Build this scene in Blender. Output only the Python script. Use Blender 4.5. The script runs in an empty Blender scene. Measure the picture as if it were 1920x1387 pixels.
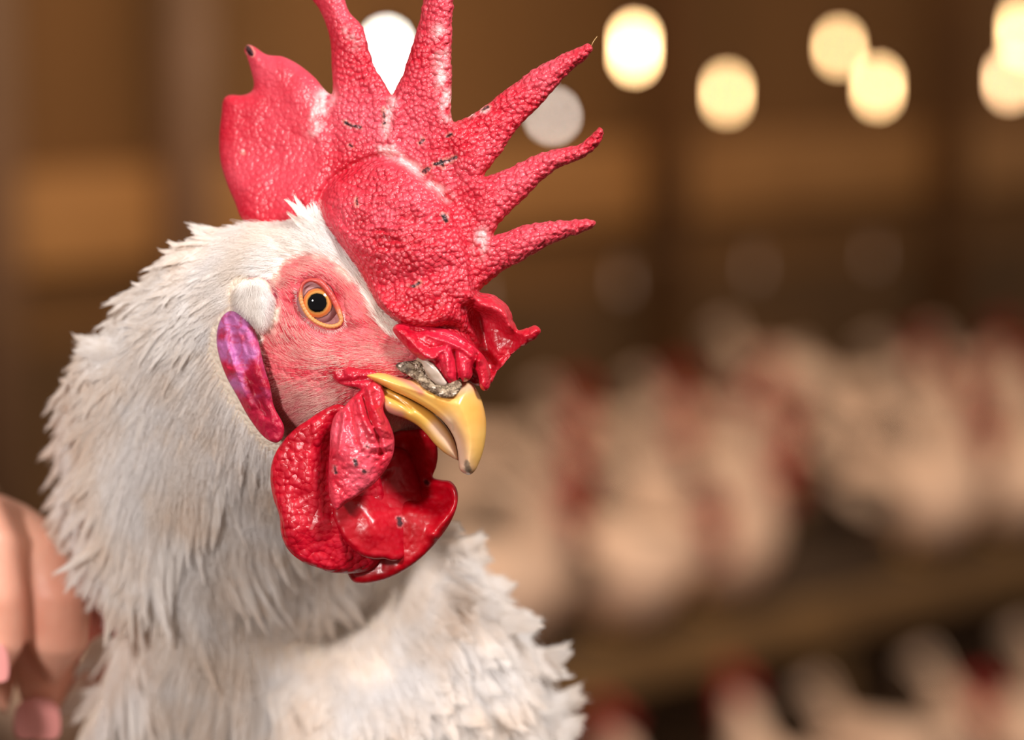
import bpy, math
import numpy as np
from mathutils import Vector, Matrix
from mathutils.geometry import delaunay_2d_cdt

S = bpy.context.scene
COL = S.collection
R_ = np.random.RandomState

# ------------------------------------------------------------------ camera
IMG_W, IMG_H = 1920, 1387
FPX = 5173.0                      # focal length in pixels of the frame
PITCH = math.radians(7.63)
CAM = np.array((0.0, 0.0, 1.7))
RIGHT = np.array((1.0, 0.0, 0.0))
FWD = np.array((0.0, math.cos(PITCH), -math.sin(PITCH)))
UP = np.array((0.0, math.sin(PITCH), math.cos(PITCH)))
FOCUS = 0.69
cd = bpy.data.cameras.new('camera')
cam = bpy.data.objects.new('camera', cd)
COL.objects.link(cam)
cam.location = CAM
cam.rotation_euler = (math.radians(90) - PITCH, 0, 0)
cd.sensor_width = 36.0
cd.lens = FPX * 36.0 / IMG_W
cd.clip_start = 0.02
cd.clip_end = 60
cd.dof.use_dof = True
cd.dof.focus_distance = FOCUS + 0.004
cd.dof.aperture_fstop = 5.9
cd.dof.aperture_blades = 0
S.camera = cam

# ------------------------------------------------------------------ light
w = bpy.data.worlds.new('world')
S.world = w
w.use_nodes = True
bg = w.node_tree.nodes['Background']
bg.inputs[0].default_value = (1.0, 0.82, 0.67, 1)
bg.inputs[1].default_value = 0.36


def area(name, loc, target, size, power, color):
    ld = bpy.data.lights.new(name, 'AREA')
    ld.shape = 'DISK'
    ld.size = size
    ld.energy = power
    ld.color = color
    o = bpy.data.objects.new(name, ld)
    COL.objects.link(o)
    o.location = loc
    d = Vector(target) - Vector(loc)
    o.rotation_euler = d.to_track_quat('-Z', 'Y').to_euler()
    return o


HEAD = (0.0, 0.69, 1.61)
area('key_light', (0.42, 0.18, 2.35), HEAD, 0.22, 13, (1.0, 0.965, 0.94))
area('fill_light', (-0.65, -0.30, 2.05), HEAD, 0.14, 12, (1.0, 0.94, 0.90))
area('barn_fill', (0.9, 3.3, 2.5), (0.9, 6.0, 0.5), 1.2, 42, (1.0, 0.79, 0.60))  # unseen area light added to brighten the fronts of the flock
area('barn_fill', (-1.2, 4.6, 3.4), (-1.2, 7.5, 1.0), 1.2, 26, (1.0, 0.76, 0.50))  # unseen area light added to lift the left of the wall
area('barn_fill', (1.6, 5.0, 3.2), (1.2, 8.6, 1.3), 1.2, 16, (1.0, 0.72, 0.42))  # unseen area light added to lift the right of the wall

S.view_settings.view_transform = 'Standard'
S.view_settings.look = 'None'
S.view_settings.gamma = 1
S.view_settings.use_curve_mapping = False
S.view_settings.exposure = 0.0
S.cycles.use_denoising = True
S.cycles.max_bounces = 6
S.cycles.diffuse_bounces = 3
S.cycles.glossy_bounces = 3
S.cycles.transmission_bounces = 4
S.cycles.transparent_max_bounces = 8
S.cycles.caustics_reflective = False
S.cycles.caustics_refractive = False
S.cycles.sample_clamp_indirect = 4.0


# ------------------------------------------------------------------ helpers
def lin(r, g, b):
    out = []
    for c in (r, g, b):
        c = c / 255.0
        out.append(c / 12.92 if c <= 0.04045 else ((c + 0.055) / 1.055) ** 2.4)
    return np.array(out)


def pt(px, py, wcm):
    """photograph position + depth (cm towards the camera from the focus plane) -> world"""
    px, py, wcm = np.broadcast_arrays(np.asarray(px, float), np.asarray(py, float), np.asarray(wcm, float))
    dep = FOCUS - wcm / 100.0
    a = (px - IMG_W / 2) / FPX * dep
    b = (IMG_H / 2 - py) / FPX * dep
    return CAM + dep[..., None] * FWD + a[..., None] * RIGHT + b[..., None] * UP


def project(P):
    d = np.asarray(P, float) - CAM
    dep = d @ FWD
    return IMG_W / 2 + FPX * (d @ RIGHT) / dep, IMG_H / 2 - FPX * (d @ UP) / dep, dep


def sm(x):
    x = np.clip(x, 0, 1)
    return x * x * (3 - 2 * x)


def prof(x):
    x = np.clip(x, 0, 1)
    return np.sqrt(np.maximum(1 - (1 - x) ** 2, 0))


def catmull(pts, step=4.0, closed=True):
    p = np.array(pts, float)
    n = len(p)
    out = []
    rng = range(n) if closed else range(n - 1)
    for i in rng:
        if closed:
            a, b, c, d = p[i - 1], p[i], p[(i + 1) % n], p[(i + 2) % n]
        else:
            a, b, c, d = p[max(i - 1, 0)], p[i], p[i + 1], p[min(i + 2, n - 1)]
        L = np.linalg.norm((c - b)[:2])
        k = max(1, int(L / step))
        # centripetal-like: shrink tangents on uneven spacing
        la, lb, lc = (max(np.linalg.norm((b - a)[:2]), 1e-6), max(L, 1e-6), max(np.linalg.norm((d - c)[:2]), 1e-6))
        m1 = (c - a) * (lb / (la + lb)) if np.linalg.norm(b - a) > 0 else (c - b)
        m2 = (d - b) * (lb / (lb + lc)) if np.linalg.norm(d - c) > 0 else (c - b)
        t = np.arange(k)[:, None] / k
        h = (2 * t**3 - 3 * t**2 + 1) * b + (t**3 - 2 * t**2 + t) * m1 + (-2 * t**3 + 3 * t**2) * c + (t**3 - t**2) * m2
        out.append(h)
    if not closed:
        out.append(p[-1:])
    return np.vstack(out)


def seg_dist(P, poly, closed=True):
    P = np.asarray(P, float)
    A = poly
    B = np.roll(poly, -1, 0)
    if not closed:
        A, B = poly[:-1], poly[1:]
    D = B - A
    L2 = np.maximum((D ** 2).sum(1), 1e-9)
    out = np.empty(len(P))
    for s in range(0, len(P), 4000):
        q = P[s:s + 4000, None, :] - A[None]
        t = np.clip((q * D).sum(2) / L2, 0, 1)
        e = q - t[..., None] * D
        out[s:s + 4000] = np.sqrt((e ** 2).sum(2).min(1))
    return out


def inside(P, poly):
    P = np.asarray(P, float)
    x1, y1 = poly[:, 0], poly[:, 1]
    x2, y2 = np.roll(x1, -1), np.roll(y1, -1)
    out = np.zeros(len(P), bool)
    for s in range(0, len(P), 4000):
        x = P[s:s + 4000, 0][:, None]
        y = P[s:s + 4000, 1][:, None]
        c = (y1 > y) != (y2 > y)
        with np.errstate(divide='ignore', invalid='ignore'):
            xi = (x2 - x1) * (y - y1) / (y2 - y1) + x1
        out[s:s + 4000] = (c & (x < xi)).sum(1) % 2 == 1
    return out


def sdf(P, pts, smooth=True):
    poly = catmull(pts, 6.0) if smooth else np.array(pts, float)
    d = seg_dist(P, poly)
    return np.where(inside(P, poly), d, -d)


def line_d(P, pts):
    return seg_dist(P, catmull(pts, 8.0, False), False)


class RBF:
    def __init__(s, c, reg=1e-3):
        c = np.array(c, float)
        s.p = c[:, :2] / 300.0
        n = len(c)
        K = s.k(s.p) + reg * np.eye(n)
        Q = np.hstack([np.ones((n, 1)), s.p])
        M = np.block([[K, Q], [Q.T, np.zeros((3, 3))]])
        s.s = np.linalg.solve(M, np.vstack([c[:, 2:], np.zeros((3, c.shape[1] - 2))]))

    def k(s, q):
        r2 = ((q[:, None] - s.p[None]) ** 2).sum(2)
        return 0.5 * r2 * np.log(r2 + 1e-12)

    def __call__(s, P):
        P = np.asarray(P, float)[:, :2] / 300.0
        r = np.hstack([s.k(P), np.ones((len(P), 1)), P]) @ s.s
        return r[:, 0] if r.shape[1] == 1 else r


def h2(ix, iy, seed):
    n = (ix.astype(np.int64) * 374761393 + iy.astype(np.int64) * 668265263 + seed * 1442695041) & 0xffffffff
    n = ((n ^ (n >> 13)) * 1274126177) & 0xffffffff
    n = ((n ^ (n >> 16)) * 2246822519) & 0xffffffff
    return ((n ^ (n >> 15)) & 0xffffff) / float(0xffffff)


def vnoise(x, y, seed=0):
    ix, iy = np.floor(x), np.floor(y)
    fx, fy = sm(x - ix), sm(y - iy)
    a, b = h2(ix, iy, seed), h2(ix + 1, iy, seed)
    c, d = h2(ix, iy + 1, seed), h2(ix + 1, iy + 1, seed)
    return (a * (1 - fx) + b * fx) * (1 - fy) + (c * (1 - fx) + d * fx) * fy - 0.5


def fbm(P, size, seed=0, oct=4):
    v = 0
    a = 1.0
    for i in range(oct):
        v = v + a * vnoise(P[:, 0] / size * 2**i + 17.3 * i, P[:, 1] / size * 2**i, seed + i)
        a *= 0.5
    return v


def voro(x, y, seed=0, jit=0.9):
    ix, iy = np.floor(x), np.floor(y)
    f1 = np.full(len(x), 9.0)
    f2 = np.full(len(x), 9.0)
    for i in (-1, 0, 1):
        for j in (-1, 0, 1):
            cx = ix + i + 0.5 + jit * (h2(ix + i, iy + j, seed) - 0.5)
            cy = iy + j + 0.5 + jit * (h2(ix + i, iy + j, seed + 7) - 0.5)
            d = np.hypot(x - cx, y - cy)
            f2 = np.where(d < f1, f1, np.minimum(f2, d))
            f1 = np.minimum(f1, d)
    return f1, f2


# ------------------------------------------------------------------ object helpers
def link(o, parent=None):
    COL.objects.link(o)
    if parent is not None:
        o.parent = parent
    return o


def raw_mesh(name, V, F, mat, parent=None, origin=None, smooth=True, attrs=None):
    """V world coordinates; origin = world position of the parent's frame"""
    V = np.asarray(V, float)
    if origin is not None:
        V = V - np.asarray(origin)
    me = bpy.data.meshes.new(name)
    if isinstance(F, np.ndarray):
        n, k = F.shape
        me.vertices.add(len(V))
        me.vertices.foreach_set('co', V.astype(np.float32).ravel())
        me.loops.add(n * k)
        me.loops.foreach_set('vertex_index', F.astype(np.int32).ravel())
        me.polygons.add(n)
        me.polygons.foreach_set('loop_start', (np.arange(n) * k).astype(np.int32))
        me.update(calc_edges=True)
        me.validate()
    else:
        me.from_pydata([tuple(v) for v in V], [], [tuple(f) for f in F])
    if smooth:
        me.polygons.foreach_set('use_smooth', np.ones(len(me.polygons), bool))
    if attrs and 'Bmp' not in attrs:
        attrs = dict(attrs, Bmp=np.ones(len(V)))
    for k_, v in (attrs or {}).items():
        if v.ndim == 2:
            a = me.color_attributes.new(k_, 'FLOAT_COLOR', 'POINT')
            a.data.foreach_set('color', np.hstack([v, np.ones((len(v), 1))]).astype(np.float32).ravel())
        else:
            a = me.attributes.new(k_, 'FLOAT', 'POINT')
            a.data.foreach_set('value', v.astype(np.float32))
    if mat:
        me.materials.append(mat)
    return link(bpy.data.objects.new(name, me), parent)


def tag(o, label, cat, group=None):
    o['label'] = label
    o['category'] = cat
    if group:
        o['group'] = group
    return o


def struct(o):
    o['kind'] = 'structure'
    return o


def empty(name, loc, parent=None):
    o = bpy.data.objects.new(name, None)
    o.empty_display_size = 0.05
    o.location = loc
    return link(o, parent)


# ------------------------------------------------------------------ materials
def mat(name, color=(0.5, 0.5, 0.5), rough=0.5, **kw):
    m = bpy.data.materials.new(name)
    m.use_nodes = True
    b = m.node_tree.nodes['Principled BSDF']
    b.inputs['Base Color'].default_value = (*color, 1)
    b.inputs['Roughness'].default_value = rough
    for k, v in kw.items():
        b.inputs[k.replace('_', ' ')].default_value = v
    return m


def nd(m, t, **kw):
    n = m.node_tree.nodes.new(t)
    for k, v in kw.items():
        setattr(n, k, v)
    return n


def lk(m, a, b):
    m.node_tree.links.new(a, b)


def noisy(name, c1, c2, scale, rough=0.7, bump=0.0, bscale=None, stretch=(1, 1, 1), **kw):
    m = mat(name, c1, rough, **kw)
    b = m.node_tree.nodes['Principled BSDF']
    tc = nd(m, 'ShaderNodeTexCoord')
    mp = nd(m, 'ShaderNodeMapping')
    mp.inputs['Scale'].default_value = stretch
    lk(m, tc.outputs['Object'], mp.inputs[0])
    n = nd(m, 'ShaderNodeTexNoise')
    n.inputs['Scale'].default_value = scale
    n.inputs['Detail'].default_value = 5
    lk(m, mp.outputs[0], n.inputs['Vector'])
    r = nd(m, 'ShaderNodeValToRGB')
    r.color_ramp.elements[0].position = 0.35
    r.color_ramp.elements[1].position = 0.65
    r.color_ramp.elements[0].color = (*c1, 1)
    r.color_ramp.elements[1].color = (*c2, 1)
    lk(m, n.outputs[0], r.inputs[0])
    lk(m, r.outputs[0], b.inputs['Base Color'])
    if bump:
        bn = nd(m, 'ShaderNodeBump')
        bn.inputs['Strength'].default_value = bump
        bn.inputs['Distance'].default_value = 0.002
        lk(m, n.outputs[0], bn.inputs['Height'])
        lk(m, bn.outputs[0], b.inputs['Normal'])
    return m


def flesh(name, rough, sss, bumps, bump_d=0.0006, spec=0.5, coat=0.0, tips=None):
    """skin whose colour comes from the 'Col' attribute, with cell bumps. bumps: [(scale, weight)]"""
    m = mat(name, (0.6, 0.02, 0.05), rough)
    b = m.node_tree.nodes['Principled BSDF']
    at = nd(m, 'ShaderNodeVertexColor', layer_name='Col')
    lk(m, at.outputs[0], b.inputs['Base Color'])
    b.inputs['Subsurface Weight'].default_value = sss
    b.inputs['Subsurface Radius'].default_value = (1.0, 0.25, 0.2)
    b.inputs['Subsurface Scale'].default_value = 0.0015
    b.inputs['Specular IOR Level'].default_value = spec
    b.inputs['Coat Weight'].default_value = coat
    b.inputs['Coat Roughness'].default_value = 0.15
    tc = nd(m, 'ShaderNodeTexCoord')
    prev = None
    for sc, wt, kind in bumps:
        if kind == 'V':
            t = nd(m, 'ShaderNodeTexVoronoi', feature='F1')
            inv = -1.0
            if tips is not None and prev is None:
                mr = nd(m, 'ShaderNodeMapRange')
                mr.inputs['From Min'].default_value = 0.10
                mr.inputs['From Max'].default_value = 0.52
                mr.inputs['To Min'].default_value = tips[1]
                mr.inputs['To Max'].default_value = 0.0
                lk(m, t.outputs[0], mr.inputs['Value'])
                ta = nd(m, 'ShaderNodeAttribute', attribute_name='Bmp')
                tm = nd(m, 'ShaderNodeMath', operation='MULTIPLY')
                lk(m, mr.outputs[0], tm.inputs[0])
                lk(m, ta.outputs['Fac'], tm.inputs[1])
                mx = nd(m, 'ShaderNodeMix', data_type='RGBA')
                lk(m, tm.outputs[0], mx.inputs[0])
                lk(m, at.outputs[0], mx.inputs[6])
                mx.inputs[7].default_value = (*tips[0], 1)
                lk(m, mx.outputs[2], b.inputs['Base Color'])
        else:
            t = nd(m, 'ShaderNodeTexNoise')
            t.inputs['Detail'].default_value = 4
            inv = 1.0
        t.inputs['Scale'].default_value = sc
        lk(m, tc.outputs['Object'], t.inputs['Vector'])
        mu = nd(m, 'ShaderNodeMath', operation='MULTIPLY')
        mu.inputs[1].default_value = wt * inv
        if kind == 'V':
            sq = nd(m, 'ShaderNodeMath', operation='POWER')
            sq.inputs[1].default_value = 1.8
            lk(m, t.outputs[0], sq.inputs[0])
            lk(m, sq.outputs[0], mu.inputs[0])
        else:
            lk(m, t.outputs[0], mu.inputs[0])
        if prev is None:
            prev = mu
        else:
            ad = nd(m, 'ShaderNodeMath', operation='ADD')
            lk(m, prev.outputs[0], ad.inputs[0])
            lk(m, mu.outputs[0], ad.inputs[1])
            prev = ad
    ab = nd(m, 'ShaderNodeAttribute', attribute_name='Bmp')
    mb = nd(m, 'ShaderNodeMath', operation='MULTIPLY')
    lk(m, prev.outputs[0], mb.inputs[0])
    lk(m, ab.outputs['Fac'], mb.inputs[1])
    prev = mb
    bn = nd(m, 'ShaderNodeBump')
    bn.inputs['Strength'].default_value = 1.0
    bn.inputs['Distance'].default_value = bump_d
    lk(m, prev.outputs[0], bn.inputs['Height'])
    lk(m, bn.outputs[0], b.inputs['Normal'])
    return m


def feather_mat(name, c1, c2, trans=0.3, attr=None):
    m = bpy.data.materials.new(name)
    m.use_nodes = True
    nt = m.node_tree
    nt.nodes.clear()
    out = nt.nodes.new('ShaderNodeOutputMaterial')
    mix = nt.nodes.new('ShaderNodeMixShader')
    mix.inputs[0].default_value = trans
    b = nt.nodes.new('ShaderNodeBsdfPrincipled')
    b.inputs['Roughness'].default_value = 0.6
    b.inputs['Specular IOR Level'].default_value = 0.25
    t = nt.nodes.new('ShaderNodeBsdfTranslucent')
    n = nt.nodes.new('ShaderNodeTexNoise')
    n.inputs['Scale'].default_value = 45
    n.inputs['Detail'].default_value = 3
    tc = nt.nodes.new('ShaderNodeTexCoord')
    nt.links.new(tc.outputs['Object'], n.inputs['Vector'])
    r = nt.nodes.new('ShaderNodeValToRGB')
    r.color_ramp.elements[0].position = 0.36
    r.color_ramp.elements[1].position = 0.6
    r.color_ramp.elements[0].color = (*c1, 1)
    r.color_ramp.elements[1].color = (*c2, 1)
    nt.links.new(n.outputs[0], r.inputs[0])
    src = r.outputs[0]
    nt.links.new(src, b.inputs['Base Color'])
    nt.links.new(src, t.inputs['Color'])
    nt.links.new(b.outputs[0], mix.inputs[1])
    nt.links.new(t.outputs[0], mix.inputs[2])
    nt.links.new(mix.outputs[0], out.inputs[0])
    return m


M = {}
M['comb'] = flesh('comb_skin', 0.34, 0.10, [(800, 1.0, 'V'), (2200, 0.18, 'N')], 0.0006, 0.5, 0.0, (lin(242, 134, 146), 0.34))
M['wattle'] = flesh('wattle_skin', 0.33, 0.10, [(560, 1.0, 'V'), (900, 0.3, 'N')], 0.0004, 0.45, 0.05, (lin(226, 60, 84), 0.35))
M['fold'] = flesh('fold_skin', 0.32, 0.12, [(700, 0.4, 'V'), (260, 1.6, 'N')], 0.0006, 0.5, 0.2)
M['lobe'] = flesh('earlobe_skin', 0.45, 0.1, [(500, .5, 'V'), (400, 1.2, 'N')], 0.0005, 0.35)
M['head'] = flesh('head_skin', 0.55, 0.15, [(800, 1.0, 'V'), (500, 0.8, 'N')], 0.0004, 0.3)
M['beak'] = flesh('beak_horn', 0.3, 0.12, [(300, 0.3, 'N'), (60, 0.3, 'N')], 0.0003, 0.5, 0.3)
M['crust'] = flesh('crusty_cere', 0.75, 0.0, [(1500, 1.0, 'V'), (900, 1.5, 'N')], 0.0007, 0.4)
M['feather'] = feather_mat('white_feather', lin(246, 230, 216), lin(251, 245, 240), 0.45)
M['strand'] = feather_mat('white_down', lin(249, 240, 232), lin(253, 250, 249), 0.4)


# ------------------------------------------------------------------ relief solid: an outline with real thickness
def relief(outline, h, front, back, step=None):
    B = catmull(outline, step or h)
    # drop near-duplicates
    keep = np.ones(len(B), bool)
    last = B[0]
    for i in range(1, len(B)):
        if np.linalg.norm(B[i] - last) < h * 0.4:
            keep[i] = False
        else:
            last = B[i]
    B = B[keep]
    lo, hi = B.min(0), B.max(0)
    gx = np.arange(lo[0], hi[0], h)
    gy = np.arange(lo[1], hi[1], h * 0.866)
    X, Y = np.meshgrid(gx, gy)
    X = X + (np.arange(len(gy))[:, None] % 2) * h * 0.5
    P = np.stack([X.ravel(), Y.ravel()], 1)
    P = P[inside(P, B)]
    d = seg_dist(P, B)
    P = P[d > h * 0.75]
    # inner ring close to the rim for a round edge
    T = np.roll(B, -1, 0) - np.roll(B, 1, 0)
    N = np.stack([-T[:, 1], T[:, 0]], 1)
    N /= np.maximum(np.linalg.norm(N, axis=1, keepdims=True), 1e-9)
    ring = B + N * h * 0.3
    if inside(ring, B).mean() < 0.5:
        ring = B - N * h * 0.3
    ring = ring[inside(ring, B)]
    ring = ring[seg_dist(ring, B) > h * 0.22]
    allp = [Vector(p) for p in B] + [Vector(p) for p in ring] + [Vector(p) for p in P]
    r = delaunay_2d_cdt(allp, [], [list(range(len(B)))], 1, 1e-4)
    Q = np.array([tuple(v) for v in r[0]])
    F = np.array([f for f in r[2] if len(f) == 3], int)
    a, b_, c = Q[F[:, 0]], Q[F[:, 1]], Q[F[:, 2]]
    area2 = (b_[:, 0] - a[:, 0]) * (c[:, 1] - a[:, 1]) - (b_[:, 1] - a[:, 1]) * (c[:, 0] - a[:, 0])
    F[area2 > 0] = F[area2 > 0][:, ::-1]      # image y is down: this faces the camera
    d = seg_dist(Q, B)
    rim = d < 1e-3
    wf = front(Q, d)
    wb = back(Q, d)
    wb[rim] = wf[rim]
    n = len(Q)
    idx = np.arange(n)
    bi = idx.copy()
    inner = np.where(~rim)[0]
    bi[inner] = n + np.arange(len(inner))
    V = np.vstack([pt(Q[:, 0], Q[:, 1], wf), pt(Q[inner, 0], Q[inner, 1], wb[inner])])
    F2 = bi[F][:, ::-1]
    FF = np.vstack([F, F2])
    QQ = np.vstack([Q, Q[inner]])
    side = np.concatenate([np.zeros(n), np.ones(len(inner))])
    dd = np.concatenate([d, d[inner]])
    return V, FF, QQ, dd, side


# ==================================================================== the barn
E0_dir = np.array((math.sqrt(.5), math.sqrt(.5), 0))      # the rows run this way
E0_nor = np.array((-math.sqrt(.5), math.sqrt(.5), 0))     # away from the camera
PLAT_Z = 0.44
PLAT_Z_REF = 0.50
_t = math.tan(PITCH + math.atan((1165 - 693.5) / FPX))
_dist = (1.7 - PLAT_Z_REF) / _t
E0 = np.array(((1050 - 960) / FPX * _dist / math.cos(PITCH), _dist, 0))


def bar_mesh(c, d, n, L, W, Hh, bev=0.004):
    """box along d (length L), thickness W along n, height Hh, centred on c, bevelled"""
    V, F = [], []
    k = 4
    prof_ = []
    for sx, sy, a0 in ((1, 1, 0), (-1, 1, 90), (-1, -1, 180), (1, -1, 270)):
        for j in range(k):
            a = math.radians(a0 + 90 * j / (k - 1))
            prof_.append((sx * (W / 2 - bev) + bev * math.cos(a), sy * (Hh / 2 - bev) + bev * math.sin(a)))
    m = len(prof_)
    c, d, n = map(lambda q: np.asarray(q, float), (c, d, n))
    up = np.array((0, 0, 1.0)) if abs(d[2]) < 0.5 else np.cross(d, n)
    for s in (-L / 2, L / 2):
        for a, b in prof_:
            V.append(c + d * s + n * a + up * b)
    for i in range(m):
        F.append((i, (i + 1) % m, m + (i + 1) % m, m + i))
    F.append(tuple(range(m))[::-1])
    F.append(tuple(range(m, 2 * m)))
    return V, F


M['floor'] = noisy('litter_floor', lin(70, 48, 30), lin(110, 78, 50), 14, 0.95, 0.6)
M['wall_wood'] = noisy('barn_boards', lin(120, 82, 40), lin(136, 94, 50), 1.3, 0.8, 0.3, stretch=(1, 1, 0.4))
M['rail_wood'] = noisy('pale_rail_wood', lin(196, 142, 84), lin(176, 124, 70), 2.5, 0.7)
M['dark_wood'] = noisy('dark_boards', lin(112, 80, 48), lin(92, 66, 38), 2.5, 0.85)
M['fascia'] = noisy('slat_timber', lin(128, 98, 60), lin(104, 78, 46), 5, 0.8)
M['slat'] = noisy('brown_slats', lin(76, 54, 34), lin(52, 38, 24), 12, 0.85)
M['post'] = noisy('brown_post_wood', lin(112, 72, 30), lin(92, 58, 24), 3, 0.8)
M['metal'] = mat('grey_metal', lin(170, 160, 150), 0.35, Metallic=0.8)

# floor
s = 14.0
fv = [(-s, -3.0, 0), (s, -3.0, 0), (s, 16, 0), (-s, 16, 0), (-s, -3.0, -0.1), (s, -3.0, -0.1), (s, 16, -0.1), (-s, 16, -0.1)]
struct(raw_mesh('floor', fv, [(0, 1, 2, 3), (7, 6, 5, 4), (0, 4, 5, 1), (1, 5, 6, 2), (2, 6, 7, 3), (3, 7, 4, 0)], M['floor'], smooth=False))


def wall_pt(s_, off, z):
    return E0 + E0_dir * s_ + E0_nor * off + np.array((0, 0, z))


WALL_OFF = 2.0
V, F = bar_mesh(wall_pt(1.0, WALL_OFF + 0.06, 1.6), E0_dir, E0_nor, 24, 0.10, 3.2)
wall = struct(raw_mesh('wall_back', V, F, M['wall_wood'], smooth=False))
V, F = bar_mesh(wall_pt(1.0, WALL_OFF - 0.02, 0.42), E0_dir, E0_nor, 24, 0.05, 0.84)
struct(raw_mesh('trim_1', V, F, M['dark_wood'], smooth=False))
V, F = bar_mesh(wall_pt(1.0, WALL_OFF - 0.035, 1.16), E0_dir, E0_nor, 24, 0.06, 0.24)
tag(raw_mesh('wall_rail', V, F, M['rail_wood']), 'long pale tan wooden rail running across the brown barn wall', 'rail')


# ==================================================================== slatted platform
plat = empty('slatted_platform', tuple(E0 + np.array((0, 0, 0))))
tag(plat, 'long raised slatted timber platform carrying the blurred white flock, brown edge board facing us', 'platform')
po = np.array(plat.location)
V, F = bar_mesh(wall_pt(1.0, 0.02, PLAT_Z - 0.075), E0_dir, E0_nor, 12, 0.04, 0.09)
raw_mesh('edge_beam', V, F, M['fascia'], plat, po)
V, F = bar_mesh(wall_pt(1.0, 0.05, PLAT_Z - 0.016), E0_dir, E0_nor, 12, 0.03, 0.028)
raw_mesh('edge_board', V, F, M['slat'], plat, po)
VV, FF = [], []
for i in range(38):
    V, F = bar_mesh(wall_pt(1.0, 0.09 + i * 0.046, PLAT_Z - 0.012), E0_dir, E0_nor, 12, 0.028, 0.024)
    FF += [tuple(k + len(VV) for k in f) for f in F]
    VV += V
raw_mesh('slats', VV, FF, M['slat'], plat, po)
for i in range(9):
    V, F = bar_mesh(wall_pt(-2.6 + i * 0.9, 0.12, (PLAT_Z - 0.12) / 2), (0, 0, 1), E0_nor, PLAT_Z - 0.12, 0.07, 0.07)
    raw_mesh('leg', V, F, M['fascia'], plat, po)


def barn_post(px, width, mat_, label, lean=0.0):
    """upright in front of the wall"""
    # intersection of the viewing ray column with the wall line
    k = (px - 960) / FPX / math.cos(PITCH)
    base = E0 + E0_nor * (WALL_OFF - 0.12)
    # base.x + t*dx = k*(base.y + t*dy)
    t = (k * base[1] - base[0]) / (E0_dir[0] - k * E0_dir[1])
    c = base + E0_dir * t
    V, F = bar_mesh((c[0], c[1], 1.5), (0, 0, 1), E0_nor, 3.0, 0.09, width)
    o = raw_mesh('wall_post', V, F, mat_)
    tag(o, label, 'post')
    return o


M['pale_post'] = noisy('pale_post', lin(146, 110, 84), lin(128, 98, 74), 3, 0.6)
barn_post(355, 0.11, M['pale_post'], 'blurred pale greyish post on the barn wall left of the rooster comb')
barn_post(1250, 0.10, M['post'], 'blurred dark brown post on the barn wall right of the comb spikes')
barn_post(1775, 0.11, M['post'], 'blurred dark brown post at the right side of the barn wall')
barn_post(-10, 0.10, M['pale_post'], 'blurred pale post at the far left edge of the barn wall')


# ------------------------------------------------------------------ hanging bulbs
def emis(name, col, st):
    m = bpy.data.materials.new(name)
    m.use_nodes = True
    b = m.node_tree.nodes['Principled BSDF']
    b.inputs['Base Color'].default_value = (*col, 1)
    b.inputs['Emission Color'].default_value = (*col, 1)
    b.inputs['Emission Strength'].default_value = st
    return m


def lathe(profile, n, c, axis=(0, 0, 1)):
    V, F = [], []
    ax = Vector(axis).normalized()
    q = Vector((0, 0, 1)).rotation_difference(ax).to_matrix()
    for r, z in profile:
        for i in range(n):
            a = 2 * math.pi * i / n
            v = q @ Vector((r * math.cos(a), r * math.sin(a), z))
            V.append(tuple(np.array(c) + np.array(v)))
    m = len(profile)
    for j in range(m - 1):
        for i in range(n):
            F.append((j * n + i, j * n + (i + 1) % n, (j + 1) * n + (i + 1) % n, (j + 1) * n + i))
    F.append(tuple(range(n))[::-1])
    F.append(tuple(range((m - 1) * n, m * n)))
    return V, F


M['cord'] = mat('black_cord', (0.02, 0.02, 0.02), 0.6)
M['socket'] = mat('brown_socket', lin(60, 45, 35), 0.5)
WARM = (1.0, 0.63, 0.29)
LW = (1.0, 0.93, 0.84)
#      px   py   dist  rad   len  colour strength label
LAMPS = [
    (122, 112, 7.0, .012, .078, WARM, 34, 'glowing warm bulb hanging at the upper left, the higher of the two there'),
    (200, 225, 7.0, .012, .070, LW, 46, 'glowing white bulb hanging at the left, the lower of the two left of the comb'),
    (725, 105, 7.0, .012, .066, (1.0, .97, .84), 42, 'glowing white bulb seen between the two tallest comb spikes'),
    (1036, 217, 7.3, .0115, .006, (1.0, .84, .72), 17, 'small dim round bulb just below the long fourth comb spike'),
    (1190, 90, 6.8, .012, .062, WARM, 34, 'bright warm bulb hanging just right of the fourth comb spike tip'),
    (1363, 175, 7.4, .012, .048, WARM, 18, 'warm bulb hanging lowest and alone right of the comb'),
    (1574, 89, 7.2, .012, .036, WARM, 17.5, 'warm bulb, the upper left one of the overlapping pair at the right'),
    (1646, 163, 7.2, .012, .048, WARM, 20, 'warm bulb, the lower right one of the overlapping pair at the right'),
    (1918, 60, 7.2, .012, .066, WARM, 20, 'bright warm bulb at the right picture edge, the upper of two'),
    (1893, 150, 7.2, .012, .044, (1.0, .62, .32), 17, 'warm bulb near the right picture edge, the lower of two'),
]
emats = {}
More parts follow.
